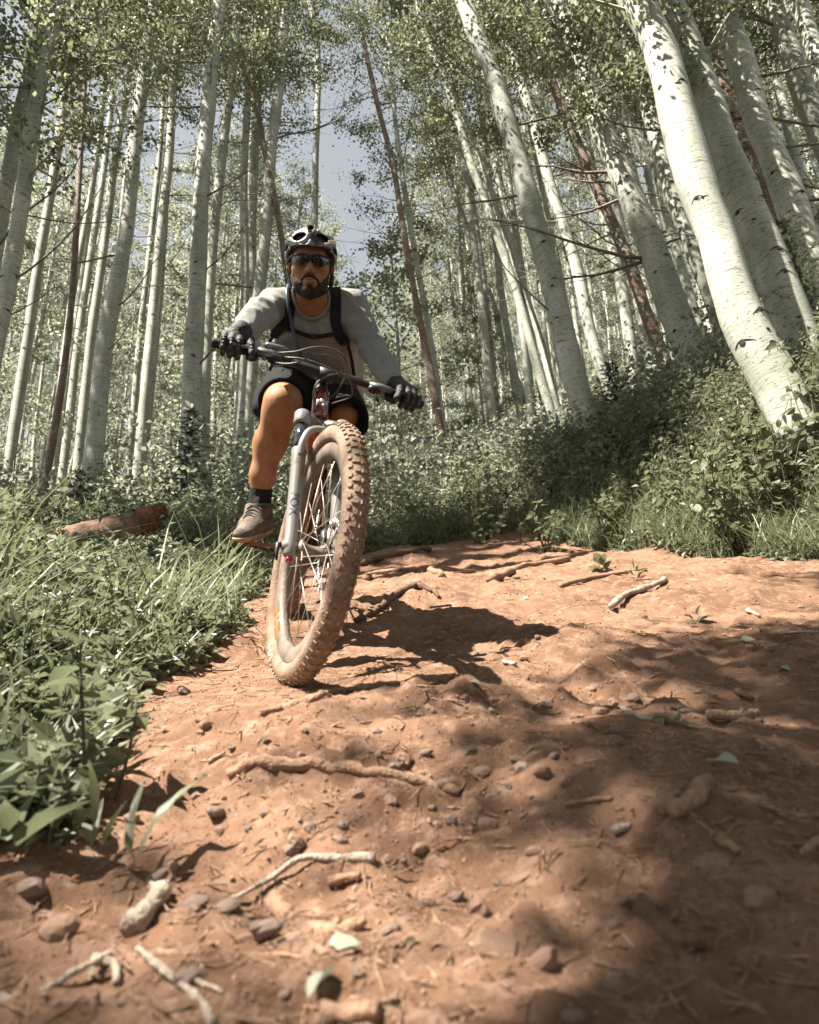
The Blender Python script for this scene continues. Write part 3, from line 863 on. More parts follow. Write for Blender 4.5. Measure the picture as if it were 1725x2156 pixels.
gb = MB()
B = veg_points(15000, 1.1, 13)
tall = ru.random(len(B)) < .16
hh = np.where(tall, ru.uniform(.30, .62, len(B)), ru.uniform(.08, .34, len(B))) * (.75 + .5 * sstep(-.2, .5, vnoise(B * 1.3, 4))) * np.clip(.30 + sdf_poly(B[:, :2], DIRT) * 1.3, .25, 1)
B, hh = clear_log(B, hh)
grass_blades(gb, B, hh, ru.uniform(.004, .011, len(B)) * (1 + .05 * B[:, 1]), ru.uniform(.1, 1.0, len(B)))
B = np.concatenate([veg_points(5200, 2.5, 9, sdmin=.02, sdmax=.6, xr=(-.1, 9)), veg_points(450, 2.5, 9, sdmin=.02, sdmax=.55, xr=(-9, -.1))])      # thick tussocks on the lip of the bank
grass_blades(gb, B, ru.uniform(.15, .48, len(B)), ru.uniform(.004, .009, len(B)), ru.uniform(.3, 1.1, len(B)))
B = veg_points(170, 1.5, 4.6, xr=(-3.2, -.75), sdmin=.1)
B, hh = clear_log(B, ru.uniform(.42, .85, len(B)))
grass_blades(gb, B, hh, ru.uniform(.006, .013, len(B)), ru.uniform(.35, 1.2, len(B)))
single('grass', gb, MT['grass'], (0, 5, 0), smooth=False, label='long green grass growing along both edges of the bare trail', kind='stuff')

hb = MB()
B = veg_points(17000, 1.0, 14)                           # leafy herbs in loose whorls on thin stems
hgt = ru.uniform(.06, .55, len(B)) * np.clip(.10 + sdf_poly(B[:, :2], DIRT) * np.where(B[:, 0] < 0, .75, 1.2), .10, 1)
B, hgt = clear_log(B, hgt)
keep = (B[:, 1] > 1.75) | (ru.random(len(B)) < .35); B, hgt = B[keep], hgt[keep]
K = 11
P = np.repeat(B, K, 0); f = ru.uniform(.3, 1, len(P)) ** .7; H_ = np.repeat(hgt, K)
P = P + GUP * (H_ * f)[:, None] + ru.normal(size=P.shape) * (.02 + .05 * H_)[:, None]
herb_leaves(hb, P, ru.uniform(.022, .062, len(P)) * (1 + .05 * P[:, 1]), .9, .55)
grass_blades(hb, B, hgt, np.full(len(B), .0045), ru.uniform(0, .2, len(B)))
single('ground_cover', hb, MT['herb'], (0, 5, 0), smooth=False, label='leafy green ground cover on the banks beside the trail', kind='stuff')

ub = MB()
B = veg_points(3400, 7, 40, wid=.85, sdmin=.5)            # shrubby understory between the trunks
hgt = ru.uniform(.3, 1.25, len(B)) * (.5 + .9 * sstep(-.5, .6, vnoise(B * .5, 14)))
K = 30
P = np.repeat(B, K, 0); H_ = np.repeat(hgt, K); f = ru.uniform(.1, 1, len(P)) ** .8
P = P + GUP * (H_ * f)[:, None] + ru.normal(size=P.shape) * np.array([1, 1, .4]) * (.28 * H_ * (1.15 - f))[:, None]
herb_leaves(ub, P, ru.uniform(.04, .09, len(P)) * (1 + .02 * P[:, 1]), .8, .65)
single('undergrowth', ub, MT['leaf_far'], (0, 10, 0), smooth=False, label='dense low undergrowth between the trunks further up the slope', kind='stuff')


# ------------------------------------------------------------------ plants one can pick out
def leaf_mesh(name, asp, droop, fold, seed, m='bigleaf'):
    """one leaf of unit length along +x, normal +z"""
    r = np.random.default_rng(seed); n = 9; V = []
    for k in range(n):
        t = k / (n - 1); w = asp * .5 * (math.sin(math.pi * t ** .75) ** .8 if 0 < t < 1 else 0.02)
        z = -droop * t * t; wob = r.normal() * .022
        V += [(t, -w, z + fold * w + wob), (t, 0, z), (t, w, z + fold * w - wob)]
    Q = [[3 * k + q, 3 * k + q + 3, 3 * k + q + 4, 3 * k + q + 1] for k in range(n - 1) for q in (0, 1)]
    return MB().add(V, Q).mesh(name, MT[m], slope=False)


LEAF = [leaf_mesh('ovate_leaf', .62, .18, .35, 1), leaf_mesh('ovate_leaf', .7, .30, .2, 2), leaf_mesh('ovate_leaf', .55, .08, .5, 3)]
STRAP = [leaf_mesh('strap_leaf', .13, .6, .5, 4, 'grass'), leaf_mesh('strap_leaf', .14, .35, .4, 5, 'grass')]
MT['stem'] = mat('herb_stem', (.065, .055, .03), .7, var=.3)
MT['stemg'] = mat('green_stem', (.09, .12, .05), .6, var=.3)
rp = np.random.default_rng(8)


def put_leaf(o, me, p, d, nrm, size):
    """p, d, nrm in world; the leaf object is a child of o"""
    x = N(d); z = N(nrm - (nrm @ x) * x); y = np.cross(z, x)
    lf = link('leaf', me, o)
    m = Matrix(np.stack([x * size, y * size, z * size], 1).tolist()).to_4x4(); m.translation = Vector(p - org(o))
    lf.matrix_local = m
    return lf


def leafy_plant(name, u, v, h, nl, size, label, cat='plant', group=None, lean=(0, 0), set_=None, spread=1., base=None, stem='stem', side=0):
    S = gpx(u, v) if base is None else np.asarray(base, float)
    o = root(name, S=S, label=label, cat=cat, group=group)
    b = W(S); up = N(np.array([lean[0], lean[1], 1.0]))
    mb = MB(); n = 7
    L = np.linspace(0, 1, n)
    pts = b + up * (h * L)[:, None] + np.stack([np.sin(L * 3 + u), np.cos(L * 2.4 + u), 0 * L], -1) * h * .05 - np.array([0, 0, .02])
    mb.tube(pts, np.linspace(.0035, .0015, n) * (1 + h), 5)
    part('stem', mb, MT[stem], o, slope=False)
    for k in range(nl):
        t = .18 + .82 * (k // 2 * 2 + 1) / nl if nl > 1 else 1
        t = min(t + rp.uniform(-.03, .03), 1.0)
        p = b + up * h * t + (pts[-1] - b - up * h) * t
        a = (k // 2) * 1.45 + (k % 2) * math.pi + rp.uniform(-.4, .4) + side
        d = np.array([math.cos(a), math.sin(a), rp.uniform(-.25, .45)])
        put_leaf(o, (set_ or LEAF)[k % len(set_ or LEAF)], p, d * spread, UPW + rp.normal(size=3) * .3, size * rp.uniform(.75, 1.2) * (1 if t < .9 else .75))
    return o


def rosette(u, v, nl, size, label, up=.35, set_=None, name='low_plant', group=None):
    S = gpx(u, v); o = root(name, S=S, label=label, cat='plant', group=group); b = W(S)
    for k in range(nl):
        a = k * 2.4 + rp.uniform(-.4, .4)
        d = np.array([math.cos(a), math.sin(a), up * rp.uniform(.3, 2.0)])
        put_leaf(o, (set_ or LEAF)[k % len(set_ or LEAF)], b + np.array([0, 0, .008 + .012 * (k % 4)]) + d * .01, d, UPW + rp.normal(size=3) * .25, size * rp.uniform(.7, 1.2))
    return o


leafy_plant('broadleaf_plant', 152, 1720, .33, 12, .07, 'tall broad leaved weed with reddish stem in the dark left foreground', lean=(-.02, 0))
leafy_plant('broadleaf_plant', 250, 1700, .20, 9, .05, 'shorter thin stemmed weed just right of the tall reddish stemmed weed')
leafy_plant('broadleaf_plant', 30, 1640, .20, 9, .075, 'broad leaved weed cut by the left edge beside the tall reddish stemmed weed', lean=(.1, 0))
leafy_plant('broadleaf_plant', 60, 1760, .12, 7, .07, 'dark low weed at the left edge over the shaded earth')
rosette(60, 1500, 9, .085, 'pale leafed low plant at the left edge in the sun')
rosette(190, 1480, 10, .085, 'pale low plant with big wilting leaves left of the bare trail', up=.2)
rosette(280, 1452, 8, .07, 'pale low plant with leaves lying flat on the lit earth edge', up=.1)
rosette(130, 1420, 9, .08, 'bright low plant under the grass on the left bank')
rosette(340, 1425, 7, .055, 'small flattened plant straying onto the trail from the left', up=.08)
rosette(410, 1392, 7, .05, 'tiny pale plant nearest the front wheel on the left edge', up=.15)
rosette(10, 1815, 3, .095, 'single broad drooping leaf by the left edge above dark earth', up=.7)
rosette(190, 1860, 3, .085, 'upright pair of green blades growing in the stony foreground', up=3.0, set_=STRAP, name='grass_tuft')
rosette(270, 1880, 2, .10, 'single upright green blade beside the pale wood chunk', up=3.2, set_=STRAP, name='grass_tuft')
rosette(200, 1640, 5, .11, 'arching strap leaved grass over the shaded hollow at left', up=1.2, set_=STRAP, name='grass_tuft')
rosette(330, 1330, 8, .16, 'arching grass tuft in the sun left of the front wheel', up=1.5, set_=STRAP, name='grass_tuft')
rosette(430, 1340, 7, .08, 'pale drooping plant on the trail edge below the rider shoe', up=.5)
rosette(1470, 1320, 6, .05, 'small seedling in a sun patch on the right of the trail', up=.8)
rosette(1340, 1222, 8, .09, 'pale grass seedling growing beside the weathered branch', up=1.6, set_=STRAP, name='grass_tuft')
rosette(1270, 1205, 8, .08, 'sunlit small plant under the grassy bank lip', up=.8)
rosette(1425, 1535, 3, .05, 'pale fallen leaf spray at the end of the peeled stick', up=.05)
# the leafy shrubs at the right
def shrub(base, h, nst, nl, size, label, m=None, spread=.35):
    o = root('leafy_shrub', S=base, label=label, cat='shrub'); b = W(np.asarray(base, float))
    for q in range(nst):
        a = rp.uniform(0, 6.28); top = b + np.array([math.cos(a) * spread * rp.uniform(.2, 1), math.sin(a) * spread * rp.uniform(.2, 1), h * rp.uniform(.65, 1)])
        mid = (b + top) / 2 + rp.normal(size=3) * .06 + np.array([0, 0, .1 * h])
        pts = spline([b - UPW * .03, mid, top], 9)
        part('stem', MB().tube(pts, np.linspace(.007, .002, 9), 5), MT['stem'], o, slope=False)
        for k in range(nl):
            t = rp.uniform(.12, 1); p = pts[int(t * 8)] + rp.normal(size=3) * .02; d = N(rp.normal(size=3) * np.array([1, 1, .45]))
            put_leaf(o, LEAF[k % 3], p, d, UPW * .8 + rp.normal(size=3) * .45, size * rp.uniform(.65, 1.25))
    return o


for x, y, h, ns, nl, sz, lab in ((2.45, 5.05, 1.05, 9, 20, .095, 'leafy dark shrub in front of the thick banded trunk on the bank'), (2.85, 5.1, 1.2, 10, 20, .095, 'leafy shrub covering the foot of the biggest aspen'),
        (3.2, 5.1, 1.2, 9, 18, .09, 'leafy shrub at the foot of the second biggest aspen'), (1.8, 6.0, .45, 7, 11, .08, 'leafy shrub right of the stout aspen foot'), (1.2, 6.1, .38, 6, 10, .075, 'leafy shrub left of the stout aspen foot on the bank'),
        (2.2, 5.8, .7, 8, 14, .085, 'pale leafy shrub between the stout aspen and the thick banded one'), (.7, 6.9, .4, 6, 10, .075, 'low leafy shrub under the leaning trunk pair')):
    shrub(gp(x, y), h, ns, nl, sz, lab, spread=.42)
shrub(gp(-2.4, 4.3), .75, 6, 9, .075, 'pale leafy shrub above the fallen log at the left edge')
shrub(gp(-3.0, 5.2), .8, 6, 9, .075, 'pale leafy shrub behind the fallen log at left')
shrub(gp(-1.9, 3.3), .5, 5, 8, .07, 'sunlit leafy shrub on the left bank in front of the log')


def fir(base, h, label, wid=.42, tiers=13, nm='fir'):
    o = root('fir_sapling', S=base, label=label, cat='tree'); b = W(np.asarray(base, float))
    part('trunk', MB().tube([b - UPW * .05, b + UPW * h * .5, b + UPW * h], [.022, .013, .004], 6), MT['twig'], o, slope=False)
    r = np.random.default_rng(int(h * 100)); nd = MB()
    for k in range(tiers):
        z = h * (.08 + .9 * k / tiers); L = wid * (1 - k / tiers) ** .8 + .04
        for q in range(6):
            a = q * 1.05 + k * .6 + r.uniform(-.2, .2); d = np.array([math.cos(a), math.sin(a), .12])
            L2 = L * r.uniform(.7, 1.1)
            pts = [b + UPW * z, b + UPW * z + d * L2 * .6, b + UPW * (z - .02) + d * L2]
            tw = MB()
            nd.tube(pts, [.004, .003, .001], 3, cap=False)
            m = int(70 * L2 / wid) + 14
            t = r.random(m); P = np.array(pts[0]) + (np.array(pts[2]) - np.array(pts[0])) * t[:, None]
            sd_ = N(np.cross(d, UPW)); dirs = N(d[None] * .7 + sd_ * r.choice([-1, 1], m)[:, None] * r.uniform(.4, 1, m)[:, None] + UPW * r.normal(size=m)[:, None] * .25)
            ln = r.uniform(.02, .07, m)[:, None] * (1.1 - t[:, None] * .5); w = np.cross(dirs, UPW) * .006
            V = np.stack([P - w, P + w, P + dirs * ln], 1)
            nd.add(V.reshape(-1, 3), None, np.arange(3 * m).reshape(-1, 3))
    part('needles', nd, MT[nm], o, slope=False, smooth=False, kind='stuff')


fir(gp(-2.75, 8.2), 1.75, 'small dark fir in front of the big white aspen', .62, 15)
fir(gp(-2.0, 8.6), .8, 'low dark fir sapling right of the taller fir', .4, 9)
fir(gp(2.9, 9.2), 1.2, 'young dark fir behind the stout aspen on the right bank', .5, 11)
fir(gp(-3.4, 6.8), .9, 'low fir sapling behind the broken log end', .5, 10)
fir(gp(4.1, 6.6), 1.9, 'young green fir at the right edge between the thick trunks', .7, 14, 'firlight')

# ------------------------------------------------------------------ logs, roots, sticks, stones on the trail
MT['stick'] = mat('peeled_stick', (.30, .185, .115), .8, bump=.9, bscale=150, var=.4, vscale=25)
MT['pale'] = mat('pale_stick', (.34, .275, .215), .85, bump=1., bscale=150, var=.38, vscale=30)
MT['root'] = mat('dusty_root', (.25, .15, .095), .85, bump=.8, bscale=110, var=.3, vscale=18)
MT['darkroot'] = mat('dark_root', (.12, .068, .042), .85, bump=.8, bscale=90, var=.35, vscale=18)
MT['log'] = mat('rotten_log', (.175, .105, .070), .9, bump=1., bscale=40, var=.45, vscale=9)
MT['logend'] = mat('log_end', (.15, .062, .030), .95, bump=1., bscale=60, var=.5, vscale=25)
MT['stone'] = mat('pink_stone', (.28, .175, .120), .85, bump=.5, bscale=90, var=.22, vscale=12)
MT['stone2'] = mat('grey_stone', (.22, .155, .12), .85, bump=.5, bscale=90, var=.22, vscale=12)
rk = np.random.default_rng(31)


def stick(name, pts, rad, label, m='stick', cat='stick', sink=.3, n=14, group=None, knots=0, tap=(1., .8), sides=9):
    P = np.array([gpx(u, v) for u, v in pts]); rad0 = rad
    if name != 'root': n = int(max(5, min(n, np.linalg.norm(P[-1] - P[0]) / rad / .9)))
    Q = spline(P, n)
    Q[:, 2] = np.maximum(Q[:, 2], ground(Q[:, 0], Q[:, 1]) - .002) if name == 'root' else np.linspace(Q[0, 2], Q[-1, 2], n) + .003
    Q[:, 2] += rad * (1 - sink)
    r = rad * np.linspace(tap[0], tap[1], n) * (1 + .13 * rk.normal(size=n))
    Q += rk.normal(size=Q.shape) * rad * .10
    mb = MB().tube(Q, r, sides)
    for k in range(knots):
        a = Q[rk.integers(2, n - 2)]; d = N(rk.normal(size=3) + np.array([0, 0, .8])); mb.tube([a, a + d * rad * 1.5], [rad * .5, rad * .3], 6)
    return single(name, mb, MT[m], Q[n // 2], label=label, cat=cat, group=group)


stick('stick', [(1492, 1516), (1545, 1515), (1594, 1512)], .0105, 'short thick peeled stick lying crosswise on the right of the trail', 'stick', knots=2, sink=.15)
stick('stick', [(1418, 1728), (1455, 1690), (1490, 1658)], .0115, 'stubby peeled stick lying slanted on the shaded right foreground', 'stick', sink=.15, tap=(1, .95))
stick('stick', [(1312, 1499), (1350, 1512), (1400, 1528)], .0065, 'slim peeled stick with a pale leaf at its end', 'pale', sink=.1)
stick('stick', [(1595, 1566), (1655, 1607)], .005, 'thin peeled stick right of the slanted stubby one', 'stick', sink=.1)
stick('stick', [(1510, 1776), (1556, 1806)], .0065, 'small blunt stick lying in the right hand shade', 'stick', sink=.1)
stick('stick', [(490, 1902), (560, 1876), (640, 1832), (705, 1812), (790, 1816)], .0055, 'long bleached twig lying across the stony foreground', 'pale', sink=.2, tap=(.5, 1.3), n=20)
stick('stick', [(578, 1918), (640, 1935), (705, 1952), (770, 1955)], .0105, 'brown knobbly stick below the long bleached twig', 'root', sink=.35, knots=3)
stick('stick', [(690, 1870), (725, 1868), (760, 1856)], .007, 'short brown stick above the knobbly one', 'root', sink=.3)
stick('stick', [(1350, 1922), (1400, 1962), (1440, 1990), (1490, 2005)], .010, 'dark bent stick at the edge of the deep shade', 'darkroot', sink=.2, tap=(1.1, .7))
stick('straw', [(292, 2010), (345, 2058), (395, 2096), (425, 2125), (450, 2175)], .0042, 'bleached bent straw in the bottom foreground', 'pale', sink=0, tap=(.8, 1.1), n=20)
stick('straw', [(-10, 2112), (60, 2095), (130, 2076), (205, 2045), (235, 2020)], .0042, 'bleached dry stalk lying at the bottom left corner', 'pale', sink=0, n=18)
stick('straw', [(200, 2030), (240, 2050), (248, 2085)], .0045, 'short curled straw beside the dry stalk at bottom left', 'pale', sink=0, n=12)
stick('straw', [(390, 2062), (430, 2075), (470, 2100)], .0025, 'thin broken straw by the bent straw', 'pale', sink=0, n=10)
stick('stick', [(1060, 1399), (1086, 1404)], .0065, 'tiny bleached stick right of the wheel shadow', 'pale', sink=.1)
stick('stick', [(1190, 1702), (1240, 1692), (1290, 1690)], .004, 'thin straight twig in the lit middle of the trail', 'root', sink=.1)
stick('stick', [(1290, 1762), (1328, 1748)], .0065, 'pale stub of wood in the lit middle of the trail', 'pale', sink=.2)
stick('stick', [(1550, 1462), (1585, 1480)], .008, 'grey stub of wood in shade at the right', 'darkroot', sink=.2)
stick('stick', [(1575, 1290), (1600, 1302)], .008, 'pale stub of wood in the dark right corner of the trail', 'pale', sink=.1)
stick('stick', [(1640, 1338), (1690, 1333), (1740, 1336)], .004, 'thin bleached twig by the right edge', 'pale', sink=.0)
stick('stick', [(1600, 1704), (1660, 1716), (1740, 1728)], .004, 'long thin brown twig by the right edge in shade', 'stick', sink=.0)
stick('stick', [(1690, 1810), (1725, 1780), (1760, 1760)], .0045, 'forked twig at the right edge of the foreground', 'stick', sink=.0)
stick('stick', [(1285, 1284), (1320, 1262), (1360, 1246), (1400, 1226)], .016, 'weathered birch like branch lying under the right bank', 'pale', n=16, sink=.3)
stick('stick', [(1180, 1237), (1240, 1222), (1310, 1212), (1360, 1202)], .014, 'brown branch along the foot of the right bank', 'root', n=16, sink=.4)
stick('stick', [(440, 1246), (470, 1232), (500, 1214)], .022, 'short birch log lying on the left edge behind the front wheel', 'pale', sink=.2)
stick('stick', [(905, 1283), (950, 1278)], .006, 'small twig in the shade behind the wheel shadow', 'stick', sink=.1)
stick('stick', [(690, 2160), (745, 2140), (800, 2150)], .010, 'buried stick end at the bottom edge of the foreground', 'root', sink=.4)
stick('stick', [(440, 1610), (475, 1590)], .004, 'little twig on the lit earth left of the long root', 'stick', sink=.1)
stick('root', [(484, 1636), (545, 1606), (600, 1612), (700, 1622), (800, 1632), (900, 1652), (965, 1672)], .011, 'long pale root crossing the trail in front of the wheel', 'root', 'root', sink=.75, n=26, tap=(1.1, .8))
stick('root', [(545, 1506), (600, 1492), (650, 1476), (690, 1462)], .011, 'half buried root just in front of the front tyre', 'root', 'root', sink=.8, n=16)
stick('root', [(748, 1312), (790, 1290), (820, 1268), (850, 1246), (885, 1236)], .017, 'dark bent root standing out of the trail right of the wheel', 'darkroot', 'root', sink=.35, n=18, tap=(.7, 1.2))
stick('root', [(880, 1237), (900, 1244), (925, 1262)], .015, 'forked end of the dark bent root', 'darkroot', 'root', sink=.2, n=10, tap=(1.2, .5))
stick('root', [(762, 1195), (800, 1180), (850, 1168), (905, 1163)], .03, 'thick root running along the crest of the trail', 'darkroot', 'root', sink=.4, n=16)
stick('root', [(770, 1222), (800, 1208), (850, 1202), (900, 1205)], .02, 'second root below the crest root', 'root', 'root', sink=.5, n=14)
stick('root', [(1030, 1225), (1080, 1205), (1130, 1190), (1200, 1180)], .026, 'root ridge along the middle of the crest', 'root', 'root', sink=.6, n=16)
stick('root', [(930, 1215), (960, 1203), (1000, 1206)], .022, 'short root hump at the crest', 'root', 'root', sink=.5, n=12)
stick('root', [(680, 1462), (760, 1450), (840, 1440)], .008, 'thin root in the wheel shadow', 'root', 'root', sink=.7, n=12)
# fallen log with a broken end
lo = root('fallen_log', S=gp(-2.2, 5.5), label='rotten reddish brown fallen log with a broken jagged end on the left bank', cat='log')
c1 = px(298, 1112, 5.3); c0 = px(-60, 1215, 4.7)
Q = spline([c0, (c0 + c1) / 2 + np.array([0, 0, .02]), c1], 16)
mb = MB().tube(Q, np.linspace(.155, .145, 16) * (1 + .05 * rk.normal(size=16)), 16, cap=False); part('bark', mb, MT['log'], lo)
d = N(Q[-1] - Q[-2]); X = N(np.cross(d, [0, 0, 1.])); Yv = np.cross(X, d); V = []; n = 22
for k in range(n):
    a = 2 * math.pi * k / n
    for q, rr in enumerate((.16, .13, .07)):
        V.append(Q[-1] + rr * (math.cos(a) * X + math.sin(a) * Yv) + d * ((.05 + .13 * max(0, math.sin(a + .5)) + .05 * rk.random()) if q == 0 else (.02 * rk.random() - .03 * q)))
V.append(Q[-1] - d * .05)
F = [[3 * k + q, 3 * k + q + 1, 3 * ((k + 1) % n) + q + 1, 3 * ((k + 1) % n) + q] for k in range(n) for q in (0, 1)]
F3 = [[3 * k + 2, 3 * n, 3 * ((k + 1) % n) + 2] for k in range(n)]
V2 = [Q[-1] - d * .02 + .157 * (math.cos(2 * math.pi * k / n) * X + math.sin(2 * math.pi * k / n) * Yv) for k in range(n)]
F += [[3 * k, 3 * ((k + 1) % n), 3 * n + 1 + (k + 1) % n, 3 * n + 1 + k] for k in range(n)]
part('broken_end', MB().add(V + V2, F, F3), MT['logend'], lo)
stick('stick', [(160, 1180), (185, 1150), (215, 1120)], .05, 'dark split branch stump leaning on the fallen log', 'darkroot', sink=-3)
# wood chunk
stick('wood_chunk', [(280, 1975), (310, 1930), (350, 1880)], .013, 'pale split wood chunk in the stony left foreground', 'pale', 'wood chunk', sink=.35, knots=4, tap=(1.3, .7))


def stone_mesh(seed, flat_=.6):
    r = np.random.default_rng(seed); mb = MB().ball((0, 0, 0), (1, 0, 0), (0, 1, 0), (0, 0, 1), 9, 7)
    v = mb.v[0]; nz = 1 + .28 * fbm(v * 1.3 + seed * 7, 2, seed)
    v *= nz[:, None] * np.array([1, r.uniform(.6, .95), r.uniform(.4, .75)])
    for q in range(4):                                   # chipped faces
        d = N(r.normal(size=3)); k = v @ d; lim = r.uniform(.5, .75); v -= np.maximum(0, k - lim)[:, None] * d
    return mb.mesh('stone', None, slope=False, smooth=False)


STONE = []
for s in range(8):
    me = stone_mesh(s); me.materials.append(MT['stone' if s % 2 else 'stone2']); STONE.append(me)


def stone(S, size, k, label, group=None, name='stone'):
    o = link(name, STONE[k % 8], None, W(np.asarray(S) + np.array([0, 0, size * .22])))
    o.rotation_euler = (rk.uniform(-.3, .3) + PITCH, rk.uniform(-.3, .3), rk.uniform(0, 6.28)); o.scale = (size,) * 3
    return tag(o, label, 'stone', group)


for k, (u, v, s, lab) in enumerate(((720, 1775, .011, 'small stone above the left end of the bleached twig'), (1040, 2012, .027, 'grey brown half buried stone at the bottom middle'), (560, 1965, .022, 'angular stone left of the brown knobbly stick'),
   (620, 1985, .013, 'stone under the brown knobbly stick'), (1150, 1487, .017, 'dark stone on the lit trail right of the wheel shadow'), (1245, 1455, .015, 'flat reddish stone below the earth mound'), (795, 1543, .012, 'lone stone in front of the wheel shadow'),
   (255, 1870, .016, 'pale stone beside the upright blade'), (480, 1915, .017, 'stone left of the angular one'), (970, 1350, .012, 'stone behind the wheel shadow rim'), (455, 1715, .020, 'flat pale stone chip under the left shade'), (1150, 2030, .02, 'stone right of the half buried one'),
   (650, 1745, .013, 'dark stone on the step below the long root'), (130, 1965, .022, 'pink stone at the lower left'), (70, 1880, .024, 'stone under the drooping leaf at left'), (1600, 1900, .02, 'stone lost in the deep right shade'))):
    stone(gpx(u, v), s, k, lab)
n = 0
while n < 150:
    u, v = rk.uniform(150, 1700), 1200 + 950 * rk.random() ** .8
    S = gpx(u, v)
    if sdf_poly(S[None, :2], DIRT)[0] > -.03: continue
    dens = vnoise(np.array([[S[0] * 3, S[1] * 3, 0]]), 55)[0]
    if dens < rk.uniform(-.7, .5): continue
    size = (.0045 + .011 * rk.random() ** 2.5) * (1 + .25 * S[1])
    stone(S, size, n, 'loose pebble scattered on the bare reddish trail', 'pebbles scattered on the trail', 'pebble'); n += 1

# gravel and wood crumbs nobody could count
gv = MB(); m = 18000
D = np.exp(rk.uniform(math.log(.55), math.log(7), m)); x = rk.uniform(-.72, .72, m) * D
P = np.stack([x, D], -1); k = (sdf_poly(P, DIRT) < .05) & (vnoise(P * 3.1, 55) + .45 * vnoise(P * 9, 56) > rk.uniform(-.9, .75, m)); P = P[k]; m = len(P)
P = np.concatenate([P, ground(P[:, 0], P[:, 1])[:, None]], 1)
s = (rk.uniform(.0012, .0042, m) * np.where(rk.random(m) < .12, 1.7, 1) * (.7 + .22 * P[:, 1]))[:, None]
o8 = np.array([(1, 0, 0), (0, 1, 0), (-1, 0, 0), (0, -1, 0), (0, 0, .7), (0, 0, -.7)])
R_ = rk.normal(size=(m, 3, 3)); R_ = np.linalg.qr(R_)[0]
V = P[:, None] + s[:, None] * (o8[None] * rk.uniform(.5, 1.2, (m, 6, 1))) @ R_ + np.array([0, 0, .001])
b = (np.arange(m) * 6)[:, None]
tri = np.array([(0, 1, 4), (1, 2, 4), (2, 3, 4), (3, 0, 4), (1, 0, 5), (2, 1, 5), (3, 2, 5), (0, 3, 5)])
gv.add(V.reshape(-1, 3), None, (b[:, None] + tri[None]).reshape(-1, 3))
single('gravel', gv, MT['stone'], (0, 2, 0), smooth=False, kind='stuff', label='fine gravel and crumbs of earth on the trail')
ch = MB(); m = 2300
D = np.exp(rk.uniform(math.log(.6), math.log(6), m)); x = rk.uniform(-.7, .72, m) * D
P = np.stack([x, D], -1); P = P[sdf_poly(P, DIRT) < .15]; m = len(P)
P = np.concatenate([P, ground(P[:, 0], P[:, 1])[:, None] + .003], 1)
for q in range(m):
    a = rk.uniform(0, 6.28); L = rk.uniform(.006, .03) * (.7 + .2 * P[q, 1]); d = np.array([math.cos(a), math.sin(a), rk.normal() * .12])
    ch.tube([P[q] - d * L, P[q] + rk.normal(size=3) * .1 * L, P[q] + d * L], np.array([.8, 1, .5]) * rk.uniform(.0007, .002) * (.8 + .25 * P[q, 1]), 4, cap=False)
single('twig_litter', ch, MT['stick'], (0, 2, 0), kind='stuff', label='small twigs and wood splinters littering the trail')
# fallen leaves
MT['paleleaf'] = leaf_mat('fallen_leaf', (.20, .24, .17), (.30, .31, .24), .15)
FL = [leaf_mesh('fallen_leaf_blade', .75, .1, .3, 6, 'paleleaf'), leaf_mesh('fallen_leaf_blade', .6, .3, .6, 7, 'paleleaf')]
for k, (u, v, sz) in enumerate(((1428, 1524, .055), (990, 1440, .03), (692, 1998, .035), (700, 2058, .042), (1000, 1990, .026), (1395, 1662, .028), (1005, 1580, .03), (880, 1990, .02), (1240, 1325, .03), (930, 1345, .03), (1100, 1262, .035), (1340, 1410, .03), (1500, 1605, .05), (610, 1420, .03), (560, 1560, .022), (1030, 1500, .025), (1600, 1760, .02), (1680, 1280, .05), (1560, 1350, .045), (1640, 1410, .04), (1450, 1380, .035), (1275, 1745, .02), (860, 1830, .02), (290, 1560, .03), (350, 1480, .035), (185, 2075, .05))):
    S = gpx(u, v); o = link('fallen_leaf', FL[k % 2], None, W(S + np.array([0, 0, .004])))
    o.rotation_euler = (PITCH + rk.normal() * .15, rk.normal() * .15, rk.uniform(0, 6.28)); o.scale = (sz,) * 3
    tag(o, 'small pale green leaf fallen flat on the bare trail', 'leaf', 'pale leaves fallen on the trail')

# ------------------------------------------------------------------ the mountain bike
MT['tyre'] = mat('dusty_tyre', (.150, .095, .062), .85, bump=.4, bscale=150, col2=(.31, .215, .15), vscale=14)
MT['knob'] = mat('dusty_knob', (.17, .105, .066), .85, bump=.3, bscale=150, col2=(.33, .225, .155), vscale=22)
MT['rim'] = mat('dusty_rim', (.10, .082, .066), .55, col2=(.24, .18, .135), vscale=10, bump=.2)
MT['orange'] = mat('orange_decal', (.52, .105, .010), .55, var=.15)
MT['tealtext'] = mat('pale_teal_print', (.42, .50, .48), .7, var=.2, vscale=60)
MT['spoke'] = mat('spoke_steel', (.42, .38, .33), .4, .6)
MT['hub'] = mat('dusty_hub', (.12, .10, .085), .5, .3, col2=(.28, .215, .165), vscale=30)
MT['rotor'] = mat('brake_rotor', (.50, .47, .43), .35, .9)
MT['forklow'] = mat('grey_fork_paint', (.185, .195, .197), .36, .1, coat=.4, col2=(.22, .19, .155), vscale=12)
MT['stanch'] = mat('blue_black_stanchion', (.05, .058, .065), .16, .5, coat=.6)
MT['crown'] = mat('fork_crown', (.14, .13, .12), .4, .2, col2=(.22, .18, .145), vscale=16)
MT['forkprint'] = mat('dark_fork_print', (.03, .035, .038), .6)
MT['paint'] = mat('maroon_frame_paint', (.085, .014, .012), .18, .2, coat=.9, col2=(.14, .035, .02), vscale=14)
MT['redorange'] = mat('red_orange_frame', (.55, .085, .012), .3, coat=.5, col2=(.30, .03, .01), vscale=20)
